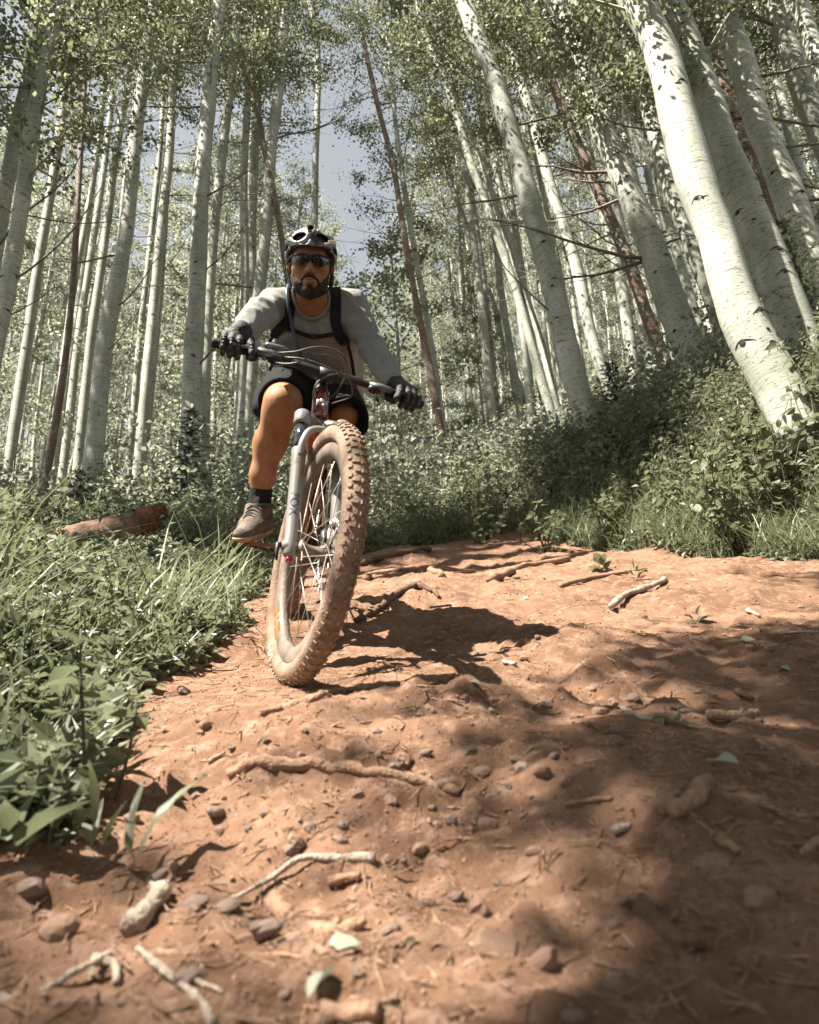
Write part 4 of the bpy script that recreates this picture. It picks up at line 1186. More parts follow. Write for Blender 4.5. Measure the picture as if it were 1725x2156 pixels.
MT['silver'] = mat('silver_badge', (.50, .50, .47), .3, .6)
MT['black'] = mat('black_metal', (.009, .0085, .008), .5, .0, col2=(.035, .028, .022), vscale=22)
MT['rubber'] = mat('black_rubber', (.018, .017, .016), .7)
MT['lever'] = mat('grey_lever', (.17, .18, .19), .35, .5)
MT['hose'] = mat('brake_hose', (.05, .043, .035), .4, col2=(.12, .095, .07), vscale=30)
MT['pedal'] = mat('dusty_red_pedal', (.15, .055, .035), .7, col2=(.22, .115, .07), vscale=30, bump=.3)

PSI, LAM, HUB = math.radians(22.19), math.radians(14.63), np.array([-.2802, 1.9387, .3688])
Zs = np.array([0, 0, 1.0])
FW = np.array([math.sin(PSI), -math.cos(PSI), 0]); RHt = np.array([math.cos(PSI), math.sin(PSI), 0])
UPB = math.cos(LAM) * Zs + math.sin(LAM) * RHt; AX = -math.cos(LAM) * RHt + math.sin(LAM) * Zs   # AX: to the rider's right
be = math.radians(27); SA = math.cos(be) * UPB - math.sin(be) * FW                                 # up the steering axis
FN = N(np.cross(AX, SA)); FN = FN if FN @ FW > 0 else -FN                                          # forward, square to the fork
CT = HUB - UPB * .373                                                                                # front contact
CRr = np.array([-.560, 3.07, 0]); CRr[2] = gp(CRr[0], CRr[1])[2]
FWF = N((CT - CRr) * np.array([1, 1, 0])); RHF = np.array([-FWF[1], FWF[0], 0]); LF = math.radians(13)
UPF = math.cos(LF) * Zs + math.sin(LF) * RHF; AXF = -math.cos(LF) * RHF + math.sin(LF) * Zs
RHUB = CRr + UPF * .372
BBp = CRr + UPF * .345 + FWF * .435
bike = root('mountain_bike', S=CT, label='dusty mountain bike with grey fork and maroon frame coming down the trail', cat='bicycle')


def glyphs(text, size):
    cu = bpy.data.curves.new('t', 'FONT'); cu.body = text; cu.size = size; cu.align_x = 'LEFT'; cu.resolution_u = 3
    ob = bpy.data.objects.new('t', cu); COL.objects.link(ob)
    me = bpy.data.meshes.new_from_object(ob)
    v = np.array([p.co[:2] for p in me.vertices]); me.calc_loop_triangles()
    t = np.array([tuple(q.vertices) for q in me.loop_triangles])
    bpy.data.objects.remove(ob); bpy.data.curves.remove(cu); bpy.data.meshes.remove(me)
    return v, t


def wheel(hub, ax, up, fw, name, knobs=True, decal=True):
    w = link(name, None, bike); w.empty_display_size = .05
    tw = MB().revolve(hub, ax, up, [(.340 + .033 * math.cos(p) * (1 if math.cos(p) > 0 else .9), .0335 * math.sin(p)) for p in np.linspace(-2.45, 2.45, 17)], 96, closed=True)
    part('tyre', tw, MT['tyre'], w)
    if knobs:
        kn = MB(); n = 78
        for k in range(n):
            for r, off, half in ((0, .0085, (.0050, .0052)), (0, -.0085, (.0050, .0052)), (.5, .0245, (.0056, .0052)), (.5, -.0245, (.0056, .0052)), (.0, .016, (.0045, .004)) if k % 2 else (.0, -.016, (.0045, .004))):
                th = 2 * math.pi * (k + r) / n; rd = math.cos(th) * up + math.sin(th) * fw; tg = -math.sin(th) * up + math.cos(th) * fw
                al = off / .036; d = N(rd * math.cos(al * 1.15) + ax * math.sin(al * 1.15))
                c = hub + rd * .340 + d * .0345; sd_ = N(np.cross(tg, d))
                kn.box(c, tg * half[0], sd_ * half[1], d * .0026)
        part('tread_knobs', kn, MT['knob'], w, smooth=False, kind='stuff')
    part('rim', MB().revolve(hub, ax, up, [(.318, .0165), (.312, .0185), (.298, .0182), (.273, .0135), (.270, 0), (.273, -.0135), (.298, -.0182), (.312, -.0185), (.318, -.0165), (.306, -.012), (.306, .012)], 96), MT['rim'], w)
    part('hub', MB().tube([hub + ax * q for q in (-.062, -.05, -.042, -.036, -.018, 0, .018, .034, .04, .046, .052, .062)], [.010, .012, .028, .028, .016, .0145, .016, .026, .026, .014, .011, .010], 16), MT['hub'], w)
    if decal:
        for sgn in (1, -1):
            o_ = MB()
            def patch(a0, a1, r0, r1, lift):
                n = 5; V = []
                for q in np.linspace(a0, a1, n):
                    rd = math.cos(q) * up + math.sin(q) * fw
                    for r in (r0, r1):
                        off = float(np.interp(r, [.273, .298, .312], [.0135, .0182, .0185]))
                        V.append(hub + rd * r + ax * sgn * (off + lift))
                o_.add(V, [[2 * k, 2 * k + 1, 2 * k + 3, 2 * k + 2] for k in range(n - 1)])
            A0 = math.radians(-152)
            for a0, a1, r0, r1 in ((0, .055, .2755, .3155), (.055, .062, .2755, .2990), (.062, .105, .2755, .3155), (.105, .112, .2755, .2990), (.112, .15, .2755, .3155), (.195, .24, .277, .3145), (.285, .315, .2755, .3155), (.315, .345, .2755, .290), (.315, .345, .301, .3155), (.345, .395, .2755, .3155)):
                patch(A0 + a0, A0 + a1, r0, r1, .0012)
            part('rim_decal', o_, MT['orange'], w, smooth=False)
        # printed tyre name on the right sidewall
        v, t = glyphs('MAXXIS', .027); wd = v[:, 0].max()
        A1 = math.radians(-150)
        q = A1 - v[:, 0] / .343 + 0.0; r = .326 + v[:, 1] * 1.0
        rd = np.cos(q)[:, None] * up + np.sin(q)[:, None] * fw
        off = .0335 * np.sqrt(np.clip(1 - ((r - .340) / .033) ** 2, 0, 1)) + .0012
        part('tyre_print', MB().add(hub + rd * r[:, None] + ax * off[:, None], None, t), MT['tealtext'], w, smooth=False)
    for k in range(28):
        th = 2 * math.pi * k / 28; sd_ = 1 if k % 2 else -1; cr = .62 * (1 if (k // 2) % 2 else -1)
        rd = math.cos(th) * up + math.sin(th) * fw; h2 = math.cos(th + cr * 1.9) * up + math.sin(th + cr * 1.9) * fw
        part('spoke', MB().tube([hub + h2 * .026 + ax * sd_ * .036, hub + rd * .273 + ax * sd_ * .003], .00115, 5), MT['spoke'], w)
    # rotor on the rider's left
    rt = MB().revolve(hub - ax * .047, ax, up, [(.100, .001), (.100, -.001), (.084, -.001), (.084, .001)], 60)
    for k in range(6):
        th = k * math.pi / 3; a_ = math.cos(th) * up + math.sin(th) * fw; b_ = math.cos(th + .5) * up + math.sin(th + .5) * fw
        rt.tube([hub - ax * .047 + a_ * .02, hub - ax * .047 + b_ * .086], .0035, 5)
    for k in range(30):
        th = k * math.pi / 15; a_ = math.cos(th) * up + math.sin(th) * fw
        rt.tube([hub - ax * .047 + a_ * .089, hub - ax * .047 + a_ * .105], [.003, .004], 5)
    part('brake_rotor', rt, MT['rotor'], w)
    return w


fwh = wheel(HUB, AX, UPB, FW, 'front_wheel'); tag(fwh, label='front wheel with orange rim decals and pale tyre print')
rwh = wheel(RHUB, AXF, UPF, FWF, 'rear_wheel', decal=False)
vt = math.radians(38); rd = math.cos(vt) * UPB + math.sin(vt) * FW
part('valve', MB().tube([HUB + rd * .272, HUB + rd * .250, HUB + rd * .238], [.004, .0042, .003], 8), MT['silver'], fwh)

# fork
fork = link('fork', None, bike)
for sg in (1, -1):
    b0 = HUB + AX * .066 * sg
    mb = MB().tube([b0 - SA * .034, b0 - SA * .026, b0 - SA * .0, b0 + SA * .03, b0 + SA * .10, b0 + SA * .30, b0 + SA * .325, b0 + SA * .332], [.012, .018, .0215, .0190, .0195, .0210, .0245, .0225], 18)
    mb.ball(b0, AX * sg * .030, SA * .022, FN * .021)
    part('lower_leg', mb, MT['forklow'], fork)
    part('stanchion', MB().tube([b0 + SA * .33, b0 + SA * .44], .018, 18), MT['stanch'], fork)
    part('leg_cap', MB().tube([b0 + SA * .428, b0 + SA * .434, b0 + SA * .468, b0 + SA * .476, b0 + SA * .478], [.024, .0265, .0265, .021, .012], 18), MT['forklow'], fork)
    if sg > 0:
        part('axle_lever', MB().tube([b0 + AX * .02, b0 + AX * .034, b0 + AX * .036 - SA * .022, b0 + AX * .034 - SA * .048], [.010, .009, .006, .004], 10), MT['black'], fork)
        part('adjuster_knob', MB().tube([b0 - SA * .034, b0 - SA * .046], [.010, .009], 12), mat('red_knob', (.35, .03, .03), .4), fork)
    else:
        c = HUB - AX * .060 - FW * .085 + SA * .055
        part('brake_caliper', MB().ball(c, AX * .020, SA * .034, FW * .022), MT['black'], fork)
arch = spline([HUB + AX * .066 + SA * .300 + FN * .012, HUB + AX * .062 + SA * .352 + FN * .022, HUB + AX * .040 + SA * .398 + FN * .026, HUB + SA * .410 + FN * .026, HUB - AX * .040 + SA * .398 + FN * .026, HUB - AX * .062 + SA * .352 + FN * .022, HUB - AX * .066 + SA * .300 + FN * .012], 30)
part('arch', MB().tube(arch, .0105, 10, ell=1.15), MT['forklow'], fork)
ST0 = HUB - FN * .044                                      # steering axis
cr_ = spline([HUB + AX * .066 + SA * .450, HUB + AX * .042 + SA * .462 - FN * .012, ST0 + SA * .478 + AX * .015, ST0 + SA * .478 - AX * .015, HUB - AX * .042 + SA * .462 - FN * .012, HUB - AX * .066 + SA * .450], 24)
part('crown', MB().tube(cr_, np.interp(np.linspace(-1, 1, 24), [-1, 0, 1], [.018, .024, .018]), 12), MT['crown'], fork)
for tx, size, t0, tall in (('FOX', .040, .170, 1.0), ('36', .024, .292, 1.0)):
    v, t = glyphs(tx, size); r = .0200 + .0008
    c = HUB + AX * .066; phi0 = .42 - (v[:, 1].max() / 2) / r
    phi = phi0 + v[:, 1] / r * .9
    nrm = np.cos(phi)[:, None] * FN - np.sin(phi)[:, None] * -AX * 1.0
    nrm = np.cos(.55 - v[:, 1] / r * 1.0 + .3)[:, None] * FN + np.sin(.55 - v[:, 1] / r * 1.0 + .3)[:, None] * AX
    P_ = c + SA * (t0 - v[:, 0])[:, None] + nrm * r
    part('leg_lettering', MB().add(P_, None, t), MT['forkprint'], fork, smooth=False)

# frame
frame = link('frame', None, bike)
HB_, HT_ = ST0 + SA * .500, ST0 + SA * .612
STp = BBp + UPF * .40 - FWF * .13
part('head_tube', MB().tube([HB_ - SA * .006, HB_, HB_ + SA * .03, HT_ - SA * .02, HT_, HT_ + SA * .004], [.026, .0325, .0285, .027, .029, .024], 20), MT['paint'], frame)
bd = MB()
for z0, z1, a0, a1 in ((.060, .068, -1.2, .7),):
    V = []
    for q in np.linspace(0, 1, 9):
        a_ = a0 + (a1 - a0) * q; arc = .016 * math.sin(math.pi * q); nn = math.cos(a_) * FN - math.sin(a_) * AX
        for z in (z0 + arc, z1 + arc): V.append(HB_ + SA * z + nn * .0292)
    bd.add(V, [[2 * k, 2 * k + 1, 2 * k + 3, 2 * k + 2] for k in range(8)])
part('orange_band', bd, MT['redorange'], frame)
for a_, z, sz in ((-.55, .056, .010), (-.05, .060, .012), (.45, .054, .010), (-.8, .040, .007), (.1, .042, .006)):
    nn = math.cos(a_) * FN - math.sin(a_) * AX
    part('head_badge', MB().ball(HB_ + SA * z + nn * .0285, nn * .003, np.cross(nn, SA) * sz * .7, SA * sz, 10, 6), MT['silver'], frame)
dt = spline([HB_ + SA * .012, (HB_ + BBp) / 2 + UPF * .012, BBp], 10)
part('down_tube', MB().tube(dt, np.linspace(.030, .032, 10), 14), MT['paint'], frame)
for t0, t1 in ((.06, .30), (.36, .50), (.54, .74)):
    seg = spline([dt[int(t0 * 9)] , dt[min(9, int(t1 * 9) + 1)]], 4)
    nn = N(-UPF * .5 + FWF * .5 + AXF * .6)
    part('frame_graphic', MB().tube(seg + nn * .0125 + FWF * .004, .0205, 10), MT['redorange'], frame)
part('top_tube', MB().tube(spline([HT_ - SA * .02, (HT_ + STp) / 2 - UPF * .02, STp], 8), .022, 12), MT['paint'], frame)
part('seat_tube', MB().tube([BBp, STp], .02, 12), MT['paint'], frame)
part('bottom_bracket', MB().tube([BBp + AXF * .045, BBp - AXF * .045], .027, 14), MT['black'], frame)
for sg in (1, -1):
    e_ = RHUB + AXF * .072 * sg
    part('chain_stay', MB().tube([BBp + AXF * .035 * sg, BBp - FWF * .1 + AXF * .05 * sg, e_], [.018, .013, .012], 10), MT['paint'], frame)
    part('seat_stay', MB().tube([STp - UPF * .10 + AXF * .03 * sg, e_], [.013, .010], 10), MT['paint'], frame)
part('shock', MB().tube([BBp + UPF * .08 + FWF * .07, BBp + UPF * .29 + FWF * .16], [.022, .017], 12), MT['black'], frame)
sp_ = STp + UPF * .13 - FWF * .04
part('seat_post', MB().tube([STp - UPF * .02, sp_], .0155, 12), MT['black'], bike)
sdl = MB().tube(spline([sp_ + FWF * .14 + UPF * .02, sp_ + FWF * .02 + UPF * .03, sp_ - FWF * .12 + UPF * .035], 8), [.016, .022, .028, .036, .050, .064, .066, .040], 12, ell=.4, start=RHF)
part('saddle', sdl, MT['rubber'], bike)
# drivetrain
ck = MB().revolve(BBp + AXF * .05, AXF, UPF, [(.068, .002), (.068, -.002), (.05, -.002), (.05, .002)], 40)
for k in range(32):
    a_ = k * math.pi / 16; d = math.cos(a_) * UPF + math.sin(a_) * FWF; ck.box(BBp + AXF * .05 + d * .0695, d * .003, np.cross(d, AXF) * .003, AXF * .0015)
for k in range(4):
    a_ = k * math.pi / 2; d = math.cos(a_) * UPF + math.sin(a_) * FWF; ck.tube([BBp + AXF * .05, BBp + AXF * .05 + d * .055], .006, 6)
part('chainring', ck, MT['black'], bike)
PEDR = px(541, 1147, 2.50)
cvec = PEDR - AXF * .075 - (BBp + AXF * .062); cvec = cvec - (cvec @ AXF) * AXF; cvec = N(cvec) * .17
PEDR = BBp + AXF * .066 + cvec + (PEDR - BBp - AXF * .066 - cvec) * .9
PEDL = BBp - AXF * .14 - cvec
for sg, pd, cv in ((1, PEDR, cvec), (-1, PEDL, -cvec)):
    e_ = BBp + AXF * .062 * sg + cv
    part('crank_arm', MB().tube([BBp + AXF * .055 * sg, BBp + AXF * .060 * sg + cv * .3, e_], [.019, .014, .0135], 12), MT['black'], bike)
    p_ = link('pedal', None, bike); cd = N(cv); cd = FWF * .96 + UPF * .12 * (1 if sg > 0 else -1); cd = N(cd - (cd @ AXF) * AXF); nn = np.cross(AXF, cd)
    part('pedal_axle', MB().tube([e_ , pd + AXF * .05 * sg], .009, 10), MT['black'], p_)
    cg = MB()
    for q in (-1, 1): cg.box(pd + cd * q * .044, cd * .006, AXF * .05, nn * .008); cg.box(pd + AXF * q * .046, cd * .05, AXF * .006, nn * .0075)
    cg.box(pd, cd * .012, AXF * .048, nn * .009)
    for q in (-.024, .024): cg.box(pd + cd * q, cd * .004, AXF * .046, nn * .006)
    part('pedal_cage', cg, MT['pedal'], p_, smooth=False)
    pn = MB()
    for i_ in (-1, 1):
        for j_ in (-1, 0, 1):
            for s_ in (-1, 1): pn.tube([pd + cd * .044 * i_ + AXF * .036 * j_, pd + cd * .044 * i_ + AXF * .036 * j_ + nn * s_ * .013], .0018, 5)
    part('pedal_pins', pn, MT['silver'], p_)
cs = MB()
for k, r in enumerate((.10, .088, .077, .066, .056, .047, .040)): cs.revolve(RHUB + AXF * (.028 + .0045 * k), AXF, UPF, [(r, .001), (r, -.001), (.02, -.001), (.02, .001)], 30)
part('cassette', cs, MT['rotor'], bike)
dr_ = MB(); j0 = RHUB + AXF * .055 - UPF * .075 + FWF * .01; j1 = j0 - UPF * .10 + FWF * .045
for j_ in (j0, j1): dr_.revolve(j_, AXF, UPF, [(.022, .003), (.022, -.003), (.004, -.003), (.004, .003)], 16)
dr_.tube([j0 + AXF * .008, j1 + AXF * .008], .006, 6); dr_.tube([j0 - AXF * .008, j1 - AXF * .008], .006, 6); dr_.tube([RHUB + AXF * .07, RHUB + AXF * .075 - UPF * .05 - FWF * .02, j0 + AXF * .01], .011, 8)
part('derailleur', dr_, MT['black'], bike)
part('chain', MB().tube([BBp + AXF * .05 + UPF * .067, RHUB + AXF * .045 + UPF * .07], .0042, 5).tube([BBp + AXF * .05 - UPF * .067, j1 + FWF * .02], .0042, 5).tube([j0 + FWF * .022, RHUB + AXF * .045 + FWF * .06 - UPF * .03], .0042, 5), MT['black'], bike)

# cockpit
part('headset', MB().tube([HT_ + SA * .004, HT_ + SA * .012, HT_ + SA * .028], [.026, .023, .019], 16), MT['black'], bike)
STM = HT_ + SA * .045; BAR0 = STM + FN * .042
stm = MB().tube([STM - SA * .02, STM + SA * .022], .0195, 14).tube([STM, BAR0], .019, 12).tube([BAR0 + AX * .026, BAR0 - AX * .026], .0235, 16)
part('stem', stm, MT['black'], bike)


def bar_pt(t):
    """a point t metres along the bar, positive to the rider's right"""
    a_ = abs(t); return BAR0 + AX * t + SA * np.interp(a_, [0, .04, .13, .38], [0, .002, .022, .030]) - FN * np.interp(a_, [0, .06, .38], [0, .0, .040])


ts = np.linspace(-.362, .368, 41)
part('handlebar', MB().tube([bar_pt(t) for t in ts], np.interp(np.abs(ts), [0, .04, .12, .38], [.0175, .0175, .0125, .0111]), 14), MT['black'], bike)
for sg in (1, -1):
    tt = np.linspace(.232, .372, 24)
    part('grip', MB().tube([bar_pt(t * sg) for t in tt], .0158 + .0012 * (np.arange(24) % 2), 12), MT['rubber'], bike)
    lv = link('brake_lever', None, bike)
    c = bar_pt(.205 * sg); g_ = N(bar_pt(.36 * sg) - bar_pt(.21 * sg)); dn = N(FN * .85 - SA * .45)
    bod = MB().tube([c - g_ * .008, c + g_ * .008], .0185, 12).tube([c + dn * .014 - g_ * .05, c + dn * .03 - g_ * .01, c + dn * .038 + g_ * .03], [.010, .0125, .010], 10)
    part('lever_body', bod, MT['lever'], lv)
    part('lever_blade', MB().tube(spline([c + dn * .038 + g_ * .028, c + dn * .052 + g_ * .055, c + dn * .046 + g_ * .095, c + dn * .054 + g_ * .118], 12), np.linspace(.0065, .005, 12), 8), MT['black' if sg < 0 else 'lever'], lv)
    s2 = link('shift_lever', None, bike); c = bar_pt(.175 * sg); up_ = N(SA * .9 + FN * .2)
    part('shifter_body', MB().tube([c - g_ * .007, c + g_ * .007], .0175, 12).ball(c - SA * .022 + FN * .012, g_ * .026, SA * .016, FN * .018), MT['black'], s2)
    part('shifter_paddle', MB().tube([c - SA * .025 + FN * .012, c - SA * .045 + FN * .018 + g_ * .004, c - SA * .072 + FN * .018 + g_ * .012], [.008, .007, .0085], 8, ell=.5), MT['rubber'], s2)
    if sg > 0:
        for q, (off, ln) in enumerate((((SA * .028 + FN * .016), .055), ((SA * .018 + FN * .030), .048))):
            c2 = bar_pt(.19) + off; part('reservoir', MB().tube([c2 + g_ * .022, c2 + g_ * .016, c2 - g_ * ln * .6, c2 - g_ * ln], [.006, .0095, .009, .006], 10), MT['lever'], lv)
HOSES = [[(585, 743, 2.17), (624, 740, 2.15), (662, 731, 2.15), (697, 734, 2.16), (723, 749, 2.18), (731, 775, 2.22), (714, 818, 2.27), (692, 842, 2.33)],
         [(582, 764, 2.18), (607, 766, 2.16), (636, 760, 2.15), (659, 749, 2.15), (682, 747, 2.16), (705, 754, 2.2), (722, 772, 2.25), (712, 800, 2.32)],
         [(762, 798, 2.28), (735, 791, 2.24), (705, 788, 2.19), (682, 795, 2.16), (667, 807, 2.155), (661, 821, 2.15), (663, 852, 2.17), (676, 880, 2.24)],
         [(600, 752, 2.18), (640, 756, 2.16), (690, 774, 2.17), (735, 800, 2.22), (742, 830, 2.28), (700, 850, 2.36)]]
for h in HOSES: part('cable', MB().tube(spline([px(*q) for q in h], 26), .0027, 7), MT['hose'], bike)


# ------------------------------------------------------------------ distance fields for the rider
class SDF:
    def __init__(s, lo, hi, h):
        s.lo = np.asarray(lo, float); s.h = h
        s.n = np.ceil((np.asarray(hi) - s.lo) / h).astype(int) + 1
        s.f = np.full(s.n, 1.0)

    def box(s, lo, hi, m):
        a = np.clip(((np.asarray(lo) - m - s.lo) / s.h).astype(int), 0, s.n - 1); b = np.clip(((np.asarray(hi) + m - s.lo) / s.h).astype(int) + 2, 1, s.n)
        sl_ = tuple(slice(i, j) for i, j in zip(a, b))
        g = np.stack(np.meshgrid(*[s.lo[k] + s.h * np.arange(a[k], b[k]) for k in range(3)], indexing='ij'), -1)
        return sl_, g

    @staticmethod
    def smin(a, b, k):
        h = np.clip(.5 + .5 * (b - a) / k, 0, 1); return b + (a - b) * h - k * h * (1 - h)

    def _join(s, sl_, d, k, sub):
        a = s.f[sl_]
        s.f[sl_] = -SDF.smin(-a, d, k) if sub else SDF.smin(a, d, k)

    def cap(s, p, q, r0, r1=None, k=.02, sub=False, flat=None):
        """tapered capsule; flat=(direction, factor) squeezes it along a direction"""
        p = np.asarray(p, float); q = np.asarray(q, float); r1 = r0 if r1 is None else r1
        m = max(r0, r1) + k + 2 * s.h
        sl_, g = s.box(np.minimum(p, q), np.maximum(p, q), m * (1.0 if flat is None else 1.0))
        e = q - p; w = g - p; t = np.clip(w @ e / max(e @ e, 1e-9), 0, 1)
        w = w - t[..., None] * e
        if flat is not None:
            fd = N(flat[0]); c = w @ fd; w = w + (c * (1 / flat[1] - 1))[..., None] * fd
        d = np.linalg.norm(w, axis=-1) - (r0 + (r1 - r0) * t)
        if flat is not None: d = d * flat[1] ** .5
        s._join(sl_, d, k, sub); return s

    def chain(s, pts, rad, k=.02, flat=None):
        for a, b, r, t in zip(pts[:-1], pts[1:], rad[:-1], rad[1:]): s.cap(a, b, r, t, k, flat=flat)
        return s

    def ell(s, c, ax, rad, k=.02, sub=False):
        """ellipsoid with axes in the rows of ax"""
        c = np.asarray(c, float); ax = np.asarray(ax); rad = np.asarray(rad, float)
        ext = np.abs(ax.T * rad).sum(1); sl_, g = s.box(c - ext, c + ext, k + 2 * s.h)
        q = (g - c) @ ax.T
        k0 = np.linalg.norm(q / rad, axis=-1); k1 = np.linalg.norm(q / rad ** 2, axis=-1) + 1e-9
        s._join(sl_, k0 * (k0 - 1) / k1, k, sub); return s

    def grid(s):
        return np.stack(np.meshgrid(*[s.lo[k] + s.h * np.arange(s.n[k]) for k in range(3)], indexing='ij'), -1)

    def at(s, p):
        q = (np.asarray(p) - s.lo) / s.h; i = np.clip(np.floor(q).astype(int), 0, s.n - 2); f = q - i; o = 0
        for a in (0, 1):
            for b in (0, 1):
                for c in (0, 1):
                    o = o + (f[..., 0] if a else 1 - f[..., 0]) * (f[..., 1] if b else 1 - f[..., 1]) * (f[..., 2] if c else 1 - f[..., 2]) * s.f[i[..., 0] + a, i[..., 1] + b, i[..., 2] + c]
        return o

    def mesh(s, relax=2):
        f = s.f.copy(); f[[0, -1]] = 1; f[:, [0, -1]] = 1; f[:, :, [0, -1]] = 1
        ins = f < 0
        cn = sum(ins[a:s.n[0] - 1 + a, b:s.n[1] - 1 + b, c:s.n[2] - 1 + c].astype(int) for a in (0, 1) for b in (0, 1) for c in (0, 1))
        act = (cn > 0) & (cn < 8); I = np.argwhere(act); idx = np.full(act.shape, -1); idx[tuple(I.T)] = np.arange(len(I))
        acc = np.zeros((len(I), 3)); cnt = np.zeros(len(I))
        for ax_ in range(3):
            o = [k for k in range(3) if k != ax_]
            for b in (0, 1):
                for c in (0, 1):
                    p = I.copy(); p[:, o[0]] += b; p[:, o[1]] += c; q = p.copy(); q[:, ax_] += 1
                    v0 = f[tuple(p.T)]; v1 = f[tuple(q.T)]; m = (v0 < 0) != (v1 < 0)
                    t = v0[m] / (v0[m] - v1[m]); x = p[m].astype(float); x[:, ax_] += t; acc[m] += x; cnt[m] += 1
        V = acc / cnt[:, None]; Q = []
        for ax_ in range(3):
            o = [(ax_ + 1) % 3, (ax_ + 2) % 3]
            a0 = [slice(0, -1)] * 3; a1 = [slice(0, -1)] * 3; a1[ax_] = slice(1, None)
            sgn = ins[:-1, :-1, :-1]; nx = ins[tuple(slice(1, None) if k == ax_ else slice(0, -1) for k in range(3))]
            E_ = np.argwhere(sgn != nx); E_ = E_[(E_[:, o[0]] > 0) & (E_[:, o[1]] > 0)]
            g = lambda b, c: idx[tuple((E_ - np.array([b if k == o[0] else c if k == o[1] else 0 for k in range(3)])).T)]
            q = np.stack([g(1, 1), g(0, 1), g(0, 0), g(1, 0)], -1); fl = sgn[tuple(E_.T)]
            q[~fl] = q[~fl][:, ::-1]; Q.append(q)
        Q = np.concatenate(Q)
        Q = Q[(Q >= 0).all(1)]
        for _ in range(relax):
            s_ = np.zeros_like(V); c_ = np.zeros(len(V))
            for k in range(4):
                np.add.at(s_, Q[:, k], V[Q[:, (k + 1) % 4]]); np.add.at(s_, Q[:, k], V[Q[:, k - 1]]); np.add.at(c_, Q[:, k], 2)
            V = .5 * V + .5 * s_ / np.maximum(c_, 1)[:, None]
        return V * s.h + s.lo, Q


def part_sdf(name, sd, m, parent, relax=2, label=None):
    V, Q = sd.mesh(relax); return part(name, MB().add(V, Q), m, parent, label=label)


MT['skin'] = mat('tanned_skin', (.27, .118, .050), .55, spec=.3, bump=.22, bscale=260, col2=(.38, .19, .095), vscale=24)
MT['skin'].node_tree.nodes['Principled BSDF'].inputs['Subsurface Weight'].default_value = .12
MT['skin'].node_tree.nodes['Principled BSDF'].inputs['Subsurface Radius'].default_value = (.012, .004, .002)
MT['lips'] = mat('lips', (.30, .10, .06), .5)
MT['beard'] = mat('dark_beard', (.022, .013, .008), .85, bump=.9, bscale=260, col2=(.060, .034, .018), vscale=120)
MT['shirt'] = mat('grey_heather_jersey', (.26, .262, .24), .95, bump=.35, bscale=420, var=.2, vscale=160, spec=.15)
MT['shorts'] = mat('black_shorts', (.009, .009, .0085), .9, bump=.3, bscale=140, spec=.2)
MT['sock'] = mat('black_sock', (.012, .012, .012), .95, bump=.5, bscale=300)
MT['glove'] = mat('black_glove', (.012, .0125, .014), .6, bump=.4, bscale=200, col2=(.026, .026, .028), vscale=60)
MT['pad'] = mat('glove_pad', (.06, .064, .068), .45)
MT['shell'] = mat('dark_helmet_shell', (.020, .025, .025), .32, coat=.6)
MT['foam'] = mat('helmet_foam', (.07, .028, .022), .9)
MT['hwhite'] = mat('helmet_grey_panel', (.24, .25, .23), .4, coat=.2)
MT['hcream'] = mat('helmet_cream_stripe', (.55, .47, .31), .4, coat=.4)
MT['gold'] = mat('gold_dot', (.45, .36, .14), .35, .6)
MT['lens'] = mat('dark_mirror_lens', (.012, .013, .011), .06, .0, spec=.6)
MT['strap'] = mat('black_webbing', (.010, .010, .010), .85, bump=.4, bscale=300)
MT['tube'] = mat('blue_drink_tube', (.045, .085, .14), .35, coat=.4)
MT['shoe'] = mat('dusty_shoe_upper', (.060, .055, .050), .85, bump=.4, bscale=160, col2=(.20, .14, .10), vscale=26)
MT['shoet'] = mat('teal_grey_shoe_collar', (.085, .115, .115), .85, bump=.4, bscale=200)
MT['sole'] = mat('dusty_gum_sole', (.28, .175, .105), .85, bump=.4, bscale=160, col2=(.40, .31, .23), vscale=30)
MT['lace'] = mat('shoe_lace', (.10, .075, .055), .85)

rider = root('person', S=BBp * np.array([1, 1, 0]) + np.array([0, 0, 0]), label='bearded rider in grey long sleeved jersey, black shorts, helmet and dark glasses', cat='person')
# head frame: hx to the rider's left (view right), hy forward, hz up; origin between the eyes
EY = px(653.5, 547, 2.42)
hy = N(np.array([.115, -1, -.13])); hx = N(CR * math.cos(.04) - CU * math.sin(.04)); hx = N(hx - (hx @ hy) * hy); hz = np.cross(hy, hx)
HA = np.stack([hx, hy, hz])
def hp(x, y, z): return EY + x * hx + y * hy + z * hz


SR, SL = px(578, 645, 2.62), px(742, 648, 2.64)
ER, WR = px(549, 660, 2.41), px(507, 701, 2.205)
EL, WL = px(785, 735, 2.60), px(828, 802, 2.445)
NB = px(658, 640, 2.60)
HR, HL_ = px(612, 812, 2.93), px(690, 818, 2.93)
KR, KL = px(594, 851, 2.45), px(720, 872, 2.62)
AR = px(547, 1068, 2.57); AL = PEDL + np.array([.01, .03, .115])


